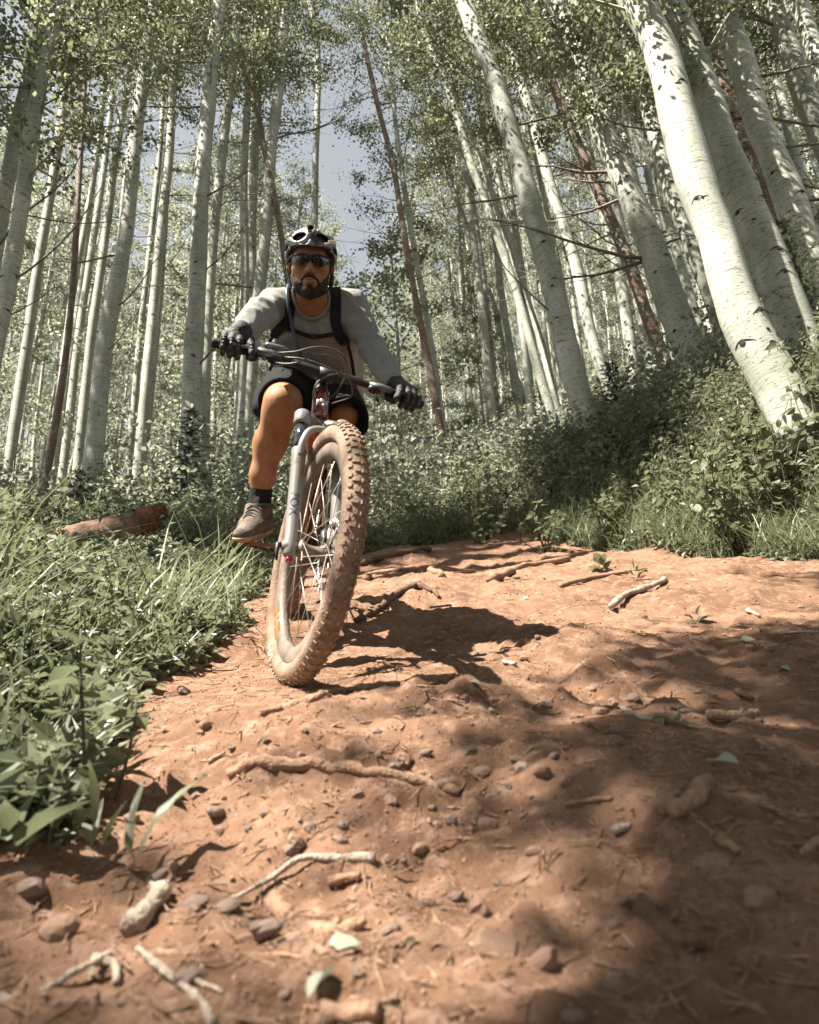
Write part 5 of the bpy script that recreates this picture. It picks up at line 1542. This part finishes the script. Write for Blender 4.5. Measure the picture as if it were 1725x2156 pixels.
def head_prims(s, grow=0., face=True):
    s.ell(hp(0, -.085, .035), HA, (.074 + grow, .095 + grow, .088 + grow), .02)
    s.ell(hp(0, -.058, -.03), HA, (.0635 + grow, .060 + grow, .082 + grow), .02)
    s.ell(hp(0, -.048, -.078), HA, (.052 + grow, .047 + grow, .036 + grow), .025)
    s.cap(hp(0, -.020, -.100), hp(0, -.022, -.098), .021 + grow, k=.02)
    if face:
        s.cap(hp(-.034, -.010, .020), hp(.034, -.010, .020), .013, k=.014)
        s.cap(hp(0, -.004, .006), hp(0, .019, -.034), .0075, .0115, .012)
        for q in (-1, 1):
            s.cap(hp(.0115 * q, .008, -.039), hp(.012 * q, .007, -.039), .0078, k=.008)
            s.cap(hp(.040 * q, -.022, -.024), hp(.046 * q, -.03, -.026), .019, k=.02)
            s.ell(hp(.0775 * q, -.092, -.018), HA, (.007, .017, .030), .008); s.cap(hp(.082 * q, -.098, .004), hp(.084 * q, -.1, -.01), .006, k=.005)
        s.cap(hp(-.016, .001, -.0665), hp(.016, .001, -.0665), .0065, k=.008); s.cap(hp(-.013, .003, -.0775), hp(.013, .003, -.0775), .0075, k=.008)
        s.cap(hp(-.016, .008, -.0720), hp(.016, .008, -.0720), .0016, k=.003, sub=True)
    return s


ti = __import__('time').time()
body = SDF((-.80, 2.0, .28), (.22, 3.12, 1.58), .0058)
head_prims(body)
body.chain([hp(0, -.085, -.06), NB + np.array([0, .03, -.02])], [.056, .060], .03)
body.cap(SR, SL, .045, k=.04).cap(NB, px(655, 720, 2.76), .06, .07, .05).cap(px(655, 720, 2.76), px(652, 800, 2.92), .07, .07, .05)
body.chain([SR, ER, WR], [.046, .040, .027], .02).chain([SL, EL, WL], [.046, .040, .027], .02)
body.cap(WR, bar_pt(.31) + SA * .02, .026, .024, .02).cap(WL, bar_pt(-.30) + SA * .02, .026, .024, .02)
body.cap(px(652, 800, 2.92), HR, .07, .08, .05).cap(px(652, 800, 2.92), HL_, .07, .08, .05)
cR = px(568, 935, 2.535); cR2 = px(553, 1000, 2.55)
body.chain([HR, (HR + KR) / 2, KR + (HR - KR) * .12, KR, KR + (cR - KR) * .25, cR, cR2, AR], [.088, .080, .066, .058, .054, .0565, .043, .034], .03)
body.cap(KR + (cR - KR) * .2 + np.array([.02, .035, 0]), cR + np.array([.012, .03, .0]), .040, .036, .03)
body.cap(KR + np.array([0, -.018, .012]), KR + np.array([0, -.02, -.015]), .038, .034, .03)
cL = KL + (AL - KL) * .3 + np.array([0, .03, 0])
body.chain([HL_, KL, cL, AL], [.088, .060, .055, .034], .03)
bo = part_sdf('body', body, MT['skin'], rider, 2)

# jersey
sh = SDF((-.78, 2.1, .72), (.16, 3.15, 1.42), .0062)
sh.cap(px(612, 655, 2.64), px(708, 658, 2.66), .070, k=.05)
for u0, u1, v1 in ((622, 616, 780), (664, 660, 800), (700, 706, 826)):
    sh.cap(px(u0, 690, 2.68), px(u1, v1, 2.86), .092, .096, .06)
sh.cap(SR, px(640, 640, 2.64), .056, .064, .04).cap(SL, px(680, 640, 2.65), .056, .064, .04)
sh.chain([SR, ER, ER + (WR - ER) * .55, WR], [.058, .049, .043, .034], .03)
sh.chain([SL, (SL + EL) / 2, EL, EL + (WL - EL) * .5, WL], [.058, .052, .049, .045, .036], .03)
sh.cap(px(742, 745, 2.86), px(736, 838, 2.92), .05, .06, .05)
# neck opening
sh.cap(hp(0, -.05, -.10), px(657, 652, 2.525), .052, .047, k=.010, sub=True)
sh.cap(hp(0, -.08, -.07), NB, .058, .050, k=.010, sub=True)
g = sh.grid()
wr = vnoise(g * np.array([26, 9, 16]) + 3, 61) * .0026 + vnoise(g * np.array([12, 12, 34]), 63) * .0022 + vnoise((g @ np.array([[1, .2, .7], [0, 1, 0], [-.7, .2, 1]])) * np.array([9, 7, 40]), 64) * .0026
for c in (ER, EL, px(590, 700, 2.6), px(738, 705, 2.6), px(700, 820, 2.8)):
    wr = wr + np.exp(-((g - c) ** 2).sum(-1) / .006) * .004 * np.sin((g - c) @ np.array([30, 30, 120]))
q_ = g @ np.array([[.5, .3, .8], [.8, .2, -.55], [-.3, .9, .2]])
fold = 1 - np.abs(vnoise(q_ * np.array([7, 6, 26]), 66)); wr = wr - .0055 * np.clip(fold - .82, 0, 1) / .18 * (.4 + .6 * (vnoise(g * 6, 67) > -.1))
q_ = g @ np.array([[.7, 0, -.7], [.2, 1, .1], [.7, 0, .7]])
fold = 1 - np.abs(vnoise(q_ * np.array([30, 6, 8]), 68)); wr = wr - .0045 * np.clip(fold - .85, 0, 1) / .15
sh.f += wr
jo = part_sdf('jersey', sh, MT['shirt'], rider, 2)
def on_jersey(u, v, lift):
    for D in np.arange(2.15, 3.0, .004):
        if sh.at(px(u, v, D)) < lift: return px(u, v, D - .002)
    return px(u, v, 2.6)


def on_chest(u, v, lift):
    for D in np.arange(2.2, 3.0, .003):
        p = px(u, v, D)
        if sh.at(p) < lift or body.at(p) < lift: return p
    return px(u, v, 2.6)


col = spline([hp(.045, -.135, -.070), hp(0, -.15, -.065), hp(-.045, -.135, -.070), hp(-.062, -.105, -.085), *[on_chest(u, v, .003) for u, v in ((621, 630), (626, 648), (638, 664), (656, 671), (675, 665), (688, 649), (693, 631))], hp(.062, -.105, -.085), hp(.045, -.135, -.070)], 60)
part('collar', MB().tube(col, .0058, 8, ell=1.2, cap=False), MT['shirt'], rider)

# shorts
so_ = SDF((-.78, 2.3, .58), (.12, 3.2, 1.25), .0062)
so_.cap(px(645, 800, 2.92), px(665, 810, 2.92), .125, k=.06)
hemR = KR + (HR - KR) * .12; 
so_.cap(HR, hemR, .112, .090, .05)
so_.cap(px(560, 838, 2.66), px(548, 862, 2.56), .045, .030, .05)
hemL = KL + (KL - HL_) * .20
so_.cap(HL_, hemL, .115, .095, .05)
so_.cap(px(728, 868, 2.66), px(740, 880, 2.62), .04, .024, .04)
ax_ = N(KR - HR); so_.cap(hemR + ax_ * .01, hemR + ax_ * .13, .072, .085, .008, sub=True)
ax_ = N(KL - HL_); so_.cap(hemL + ax_ * .02, hemL + ax_ * .13, .078, .09, .008, sub=True)
g = so_.grid()
# cut the hems square to the thighs
for K_, H2, m_ in ((KR, HR, hemR), (KL, HL_, hemL)):
    ax_ = N(K_ - H2); d = (g - m_) @ ax_ - .010; near = np.linalg.norm((g - m_) - ((g - m_) @ ax_)[..., None] * ax_, axis=-1) < .16
    so_.f = np.where(near & (d > -.05) & (np.abs((g - m_) @ ax_) < .2), np.maximum(so_.f, d), so_.f)
so_.f += vnoise(g * np.array([14, 14, 22]), 71) * .0035 + vnoise(g * 34, 72) * .0016
part_sdf('shorts', so_, MT['shorts'], rider, 2)
# a light piping on the right leg of the shorts
part('piping', MB().tube(spline([px(573, 826, 2.53), px(563, 840, 2.51), px(558, 856, 2.50)], 8), .003, 6), mat('grey_piping', (.2, .2, .19), .7), rider)

# socks and shoes
for A_, up_, ft in ((AR, N(cR2 - AR), 1), (AL, N(cL - AL), 0)):
    top = A_ + up_ * (.115 if ft else .10)
    mb = MB(); q = np.linspace(0, 1, 16); pts = A_ - up_ * .03 + (top - A_ + up_ * .03) * q[:, None]
    mb.tube(pts, (.043 - .002 * q + .004 * np.exp(-((q - .95) / .08) ** 2)) * (1 + .03 * np.sin(q * 40)), 20)
    part('sock', mb, MT['sock'], rider)
    if ft:
        heel, ball_, toe = px(556, 1108, 2.63), px(531, 1115, 2.50), px(511, 1124, 2.425)
    else:
        heel, ball_ = PEDL + np.array([.0, .10, .045]), PEDL + np.array([.01, -.0, .04]); toe = PEDL + np.array([.02, -.10, .035])
    fd = N(toe - heel); sd_ = N(np.cross(fd, Zs)); un = np.cross(sd_, fd)
    s_ = SDF(np.minimum(np.minimum(heel, toe), A_) - .1, np.maximum(np.maximum(heel, toe), A_) + .1, .0042)
    s_.cap(heel + un * .012, ball_ + un * .008, .036, .042, .03, flat=(un, .95)).cap(ball_ + un * .004, toe, .043, .034, .03, flat=(un, .72))
    s_.cap(A_ - up_ * .01, heel + un * .02 + fd * .04, .047, .043, .04)
    s_.cap(A_ + fd * .025 - up_ * .015, ball_ + un * .02, .036, .03, .04)
    g = s_.grid(); s_.f = np.maximum(s_.f, -((g - heel) @ un + .014)); s_.f = np.maximum(s_.f, (g - A_) @ up_ - .012)
    s_.f += vnoise(g * 45, 81) * .0012
    sho = link('shoe', None, rider)
    part_sdf('upper', s_, MT['shoe'], sho, 1)
    t_ = SDF(np.minimum(heel, toe) - .1, np.maximum(heel, toe) + .1, .0042)
    t_.cap(heel, ball_, .043, .049, .02, flat=(un, .8)).cap(ball_, toe, .049, .041, .02, flat=(un, .8))
    g = t_.grid(); z_ = (g - heel) @ un; t_.f = np.maximum(t_.f, np.abs(z_ + .021) - .0115)
    part_sdf('sole', t_, MT['sole'], sho, 1)
    part('collar', MB().tube([A_ + up_ * .004 + .047 * (math.cos(a_) * fd + math.sin(a_) * sd_) + up_ * .010 * math.cos(a_) for a_ in np.linspace(0, 2 * math.pi, 22)], .0075, 8, cap=False), MT['shoet'], sho)
    part('tongue_tab', MB().box(A_ + fd * .047 + up_ * .020, fd * .004, sd_ * .012, N(up_ - fd * .15) * .024), MT['shoe'], sho, smooth=False)
    lc = MB()
    for k in range(5):
        c = A_ * (1 - k / 5) + ball_ * (k / 5); c = c + fd * (.048 - .012 * k / 5) + un * (.018 + .004 * k)
        for d in np.linspace(.06, -.02, 120):
            if s_.at((c + un * d)[None])[0] < .002: break
        c = c + un * d
        lc.tube(spline([c - sd_ * .022 - un * .010, c + un * .003, c + sd_ * .022 + fd * .006 - un * .010], 7), .0026, 5)
    if ft:
        c = A_ + fd * .050 + un * .0 - up_ * .012
        lc.tube(spline([c, c + sd_ * .03 + fd * .02 - un * .02, c + sd_ * .05 + fd * .01 - un * .045, c + sd_ * .03 + fd * .02 - un * .05], 12), .0024, 5)
        lc.tube(spline([c, c - sd_ * .02 + fd * .03 - un * .02, c - sd_ * .025 + fd * .05 - un * .03], 10), .0024, 5)
    part('laces', lc, MT['lace'], sho)

# gloved hands, fingers closed on the grips
for sg, Wp in ((1, WR), (-1, WL)):
    g_ = N(bar_pt(.37 * sg) - bar_pt(.25 * sg)); cen = bar_pt(.300 * sg)
    n_ = np.array([0.05, -1, -.10]); n_ = N(n_ - (n_ @ g_) * g_); u_ = np.cross(n_, g_); u_ = u_ if u_[2] > 0 else -u_
    gl = SDF(cen - .15, cen + .15, .0034); pads = MB()
    P = lambda a, b, c: cen + g_ * a + n_ * b + u_ * c
    mc = []
    for i_ in range(4):
        a = -.036 + i_ * .0235; rr = (.0118, .0122, .0118, .0105)[i_]; sp = (0, .002, .001, -.003)[i_]
        M_, Pp, Dd, Tt = P(a, .006 + sp, .034), P(a + .001, .040 + sp, .020), P(a + .001, .040 + sp, -.010), P(a, .014, -.029)
        if i_ == 0: M_, Pp, Dd, Tt = P(a - .004, .010, .032), P(a - .012, .048, .016), P(a - .020, .060, -.010), P(a - .020, .046, -.026)
        gl.chain([M_, Pp, Dd, Tt], [rr * 1.12, rr, rr * .95, rr * .88], .005)
        mc.append(M_)
        for A_, B_, ts_ in ((M_, Pp, (.05, .5)), (Pp, Dd, (.12, .5, .85)), (Dd, Tt, (.2,))):
            for t in ts_:
                d = N(B_ - A_); o_ = N(n_ + u_ * .6 - ((n_ + u_ * .6) @ d) * d); c = A_ + (B_ - A_) * t
                pads.ball(c + o_ * rr * .88, d * .0062, np.cross(d, o_) * .0062, o_ * .0042, 8, 6)
    wr_ = Wp + (cen + u_ * .02 - Wp) * .1
    for k, (m_, rr) in enumerate(zip(mc, (.0165, .0175, .0165, .0145))):
        gl.cap(m_, wr_ + g_ * (.012 * (k - 1.5)) * .9, rr, .021, .012)
    gl.cap(P(0, -.02, .012), wr_, .024, .026, .02)
    gl.chain([P(-.030, -.030, .022), P(-.060, -.022, .004), P(-.062, .004, -.016), P(-.048, .022, -.022)], [.019, .0145, .012, .0105], .008)
    gl.cap(wr_, Wp + N(Wp - cen) * .008, .030, .033, .012)
    part_sdf('glove', gl, MT['glove'], rider, 1)
    part('knuckle_pads', pads, MT['pad'], rider)

# beard, glasses, helmet
bd_ = SDF(hp(-.09, 0, 0) - .17, hp(.09, 0, 0) + .17, .0030)
head_prims(bd_, .0055, False)
bd_.cap(hp(0, -.012, -.108), hp(0, -.018, -.112), .020, k=.02)
g = bd_.grid(); l = (g - EY) @ HA.T; lx = np.abs(l[..., 0])
lim = np.interp(lx, [0, .010, .012, .026, .034, .050, .060, .068, .08], [-.087, -.087, -.094, -.094, -.080, -.064, -.050, -.010, .0]) + .0025 * vnoise(l * 160, 5)
reg = np.maximum(l[..., 2] - lim, -(l[..., 1] + .088)); reg = np.maximum(reg, -(l[..., 2] + .140))
bd_.f = np.maximum(bd_.f, reg)
for q in (-1, 1):
    bd_.chain([hp(.003 * q, .0065, -.0565), hp(.016 * q, .004, -.0595), hp(.0275 * q, -.006, -.070), hp(.031 * q, -.010, -.088)], [.0052, .0055, .005, .0055], .004)
bd_.f += .0016 * vnoise(g * 240, 6)
part_sdf('beard', bd_, MT['beard'], rider, 1)
part('lips', MB().tube(spline([hp(-.015, .0055, -.0672), hp(0, .0085, -.0655), hp(.015, .0055, -.0672)], 9), [.001, .003, .004, .0045, .0042, .0045, .004, .003, .001], 8).tube(spline([hp(-.013, .008, -.0770), hp(0, .0105, -.0790), hp(.013, .008, -.0770)], 9), [.001, .003, .0045, .0055, .0058, .0055, .0045, .003, .001], 8), MT['lips'], rider)
gls = link('sunglasses', None, rider)
for q in (-1, 1):
    U = np.linspace(.006, .064, 12); V = np.linspace(0, 1, 6); pts = []
    for lay in (0, .002):
        for u in U:
            top = .0125 - .06 * max(0, u - .04); bot = -.010 - .013 * math.sin(min(1, (u - .006) / .045) * math.pi * .62) + max(0, u - .045) * .75
            for v in V: pts.append(hp(q * u, .020 - 6.2 * u * u + lay - .25 * abs(top * (1 - v) + bot * v) * .3, top * (1 - v) + bot * v))
    n, m = 12, 6; F = []
    for lay in (0, 1):
        for a in range(n - 1):
            for b in range(m - 1): F.append([lay * n * m + x for x in (a * m + b, (a + 1) * m + b, (a + 1) * m + b + 1, a * m + b + 1)])
    part('lens', MB().add(pts, F), MT['lens'], gls)
    fr = MB().tube(spline([hp(0, .024, .006), hp(q * .02, .0205, .0135), hp(q * .045, .010, .0135), hp(q * .066, -.008, .009), hp(q * .076, -.03, .006), hp(q * .081, -.085, .008)], 20), .0028, 7, ell=1.4)
    fr.tube(spline([hp(0, .024, .004), hp(q * .008, .018, -.006), hp(q * .010, .014, -.014)], 8), .0018, 6)
    part('frame', fr, MT['rubber'], gls)
hel = link('helmet', None, rider)
HC = hp(0, -.085, .036); HRAD = np.array([.096, .122, .100])
def helmet_field(h_, grow=0.):
    s = SDF(HC - .17, HC + .17, h_); s.ell(HC, HA, HRAD + grow, .001)
    return s
hs_ = helmet_field(.0034)
g = hs_.grid(); l = (g - HC) @ HA.T
rid = .0045 * np.cos(np.arctan2(l[..., 0], .05 + np.maximum(l[..., 2], 0)) * 9.0) * sstep(.02, .06, l[..., 2])
hs_.f = hs_.f - rid
hs_.ell(HC - hz * .012, HA, HRAD - .022, .004, sub=True)
lowz = -.030 + .034 * sstep(.02, .09, l[..., 1]) + .016 * sstep(.0, -.1, l[..., 1])     # brim line: higher at the brow, low at the temples
hs_.f = np.maximum(hs_.f, lowz - l[..., 2])
def vent(c, ax, rad): hs_.ell(HC + c[0] * hx + c[1] * hy + c[2] * hz, ax, rad, .003, sub=True)
RT = lambda a: np.stack([hx * math.cos(a) + hz * math.sin(a), hy, hz * math.cos(a) - hx * math.sin(a)])
vent((0, .062, .078), HA, (.0100, .075, .034))
for q in (-1, 1):
    vent((q * .040, .082, .036), RT(-.35 * q), (.0245, .07, .0145))
    vent((q * .030, .01, .085), HA, (.010, .055, .04)); vent((q * .062, .0, .06), HA, (.02, .045, .012)); vent((q * .078, .035, .012), RT(-.5 * q), (.03, .03, .009))
    vent((q * .03, -.09, .06), HA, (.012, .05, .03))
part_sdf('shell', hs_, MT['shell'], hel, 1)
fo = helmet_field(.004, -.017); fo.ell(HC - hz * .014, HA, HRAD - .028, .004, sub=True)
g2 = fo.grid(); l2 = (g2 - HC) @ HA.T; fo.f = np.maximum(fo.f, -.018 + .034 * sstep(.02, .09, l2[..., 1]) - l2[..., 2]); part_sdf('inner_foam', fo, MT['foam'], hel, 1)
def panel(name, m, fn, relax=1):
    s = SDF(HC - .17, HC + .17, .0032); s.f = hs_f(s); gg = s.grid(); ll = (gg - HC) @ HA.T
    s.f = np.maximum(s.f, fn(ll[..., 0], ll[..., 1], ll[..., 2])); part_sdf(name, s, m, hel, relax)
def hs_f(s): return hs_.at(s.grid()) - .0022
panel('brow_panel', MT['hwhite'], lambda x, y, z: np.maximum(np.maximum(z - (.007 + .020 * np.exp(-(x / .009) ** 2) + .22 * np.maximum(0, np.abs(x) - .02)), .0045 - z), np.maximum(np.abs(x) - .044 + .6 * np.maximum(0, .016 - z), .03 - y)))
for q in (-1, 1):
    panel('cream_stripe', MT['hcream'], lambda x, y, z: np.maximum(np.abs((z - .018) - (q * x - .048) * .62) - .0085, np.maximum(np.abs(q * x - .074) - .026, .0 - y)))
    panel('grey_panel', MT['hwhite'], lambda x, y, z: np.maximum(np.abs(z - .062 + (q * x - .04) * .35) - .0075, np.maximum(np.abs(q * x - .040) - .020, .02 - y)))
    c = HC + q * .070 * hx + .088 * hy * .95 + .004 * hz
    k = HC + q * .0725 * hx + .080 * hy + (-.002) * hz
    part('gold_dot', MB().ball(k, hx * .004, hy * .004, hz * .004, 8, 6), MT['gold'], hel)
    part('chin_strap', MB().tube(spline([hp(q * .083, -.06, .015), hp(q * .079, -.062, -.045), hp(q * .062, -.055, -.095), hp(q * .02, -.06, -.118), hp(0, -.06, -.12)], 18), .0055, 6, ell=.35), MT['strap'], hel)
    part('rear_strap', MB().tube(spline([hp(q * .083, -.125, .01), hp(q * .080, -.085, -.05), hp(q * .066, -.058, -.088)], 12), .0055, 6, ell=.35), MT['strap'], hel)
part('strap_adjuster', MB().tube([hp(.079, -.060, -.040), hp(.074, -.055, -.075)], .009, 8), MT['rubber'], hel)

# hydration pack worn on the back: a thing of its own
pack = root('hydration_backpack', S=px(660, 690, 2.95), label='black hydration pack worn on the rider back with blue drink tube', cat='backpack')
pk = SDF((-.62, 2.55, .80), (-.08, 3.25, 1.42), .008)
pk.cap(px(620, 690, 2.90), px(625, 760, 3.05), .075, .07, .05).cap(px(695, 690, 2.90), px(690, 760, 3.05), .075, .07, .05)
part_sdf('bag', pk, MT['strap'], pack, 2)
def webbing(name, uv, w, th=.0045, lift=.006, m='strap', D=None):
    pts = np.array([on_jersey(u, v, lift) for u, v in uv]) if D is None else np.array([px(u, v, d) for (u, v), d in zip(uv, D)])
    Q = spline(pts, 28); T = N(np.gradient(Q, axis=0)); vd = N(CC - Q); sd_ = N(np.cross(T, vd))
    mb = MB(); prof = [(-1, -1), (-.9, 1), (.9, 1), (1, -1)]; V = []
    for k in range(28):
        for a, b in prof: V.append(Q[k] + sd_[k] * a * w / 2 + vd[k] * (b * th))
    F = [[4 * k + a, 4 * k + (a + 1) % 4, 4 * k + 4 + (a + 1) % 4, 4 * k + 4 + a] for k in range(27) for a in range(4)]
    F += [[0, 1, 2, 3], [4 * 27 + 3, 4 * 27 + 2, 4 * 27 + 1, 4 * 27]]
    mb.add(V, F); part(name, mb, MT[m], pack, smooth=False)


webbing('shoulder_strap', [(706, 604), (707, 625), (707, 650), (708, 685), (716, 708), (728, 722)], .042, .006)
webbing('shoulder_strap', [(611, 603), (612, 625), (611, 650), (604, 676), (590, 692), (576, 706)], .036, .006)
webbing('strap_tail', [(731, 722), (738, 745), (743, 772), (748, 812)], .013, .002, .004)
webbing('strap_tail', [(577, 706), (569, 718), (563, 728)], .014, .002, .004)
webbing('chest_strap', [(600, 690), (628, 700), (660, 709), (690, 706), (714, 702)], .016, .0025)
for u, v in ((731, 722), (577, 707), (661, 709)):
    c = on_jersey(u, v, .012); vd = N(CC - c); r_ = N(np.cross(vd, Zs))
    part('buckle', MB().box(c, r_ * .013, np.cross(r_, vd) * .010, vd * .004), MT['rubber'], pack, smooth=False)
dtu = np.array([on_jersey(u, v, .017) for u, v in ((607, 600), (604, 618), (607, 640), (611, 665), (616, 690), (623, 715), (631, 740), (640, 762))])
part('drink_tube', MB().tube(spline(dtu, 30), .0062, 10), MT['tube'], pack)
print('rider built in', __import__('time').time() - ti)
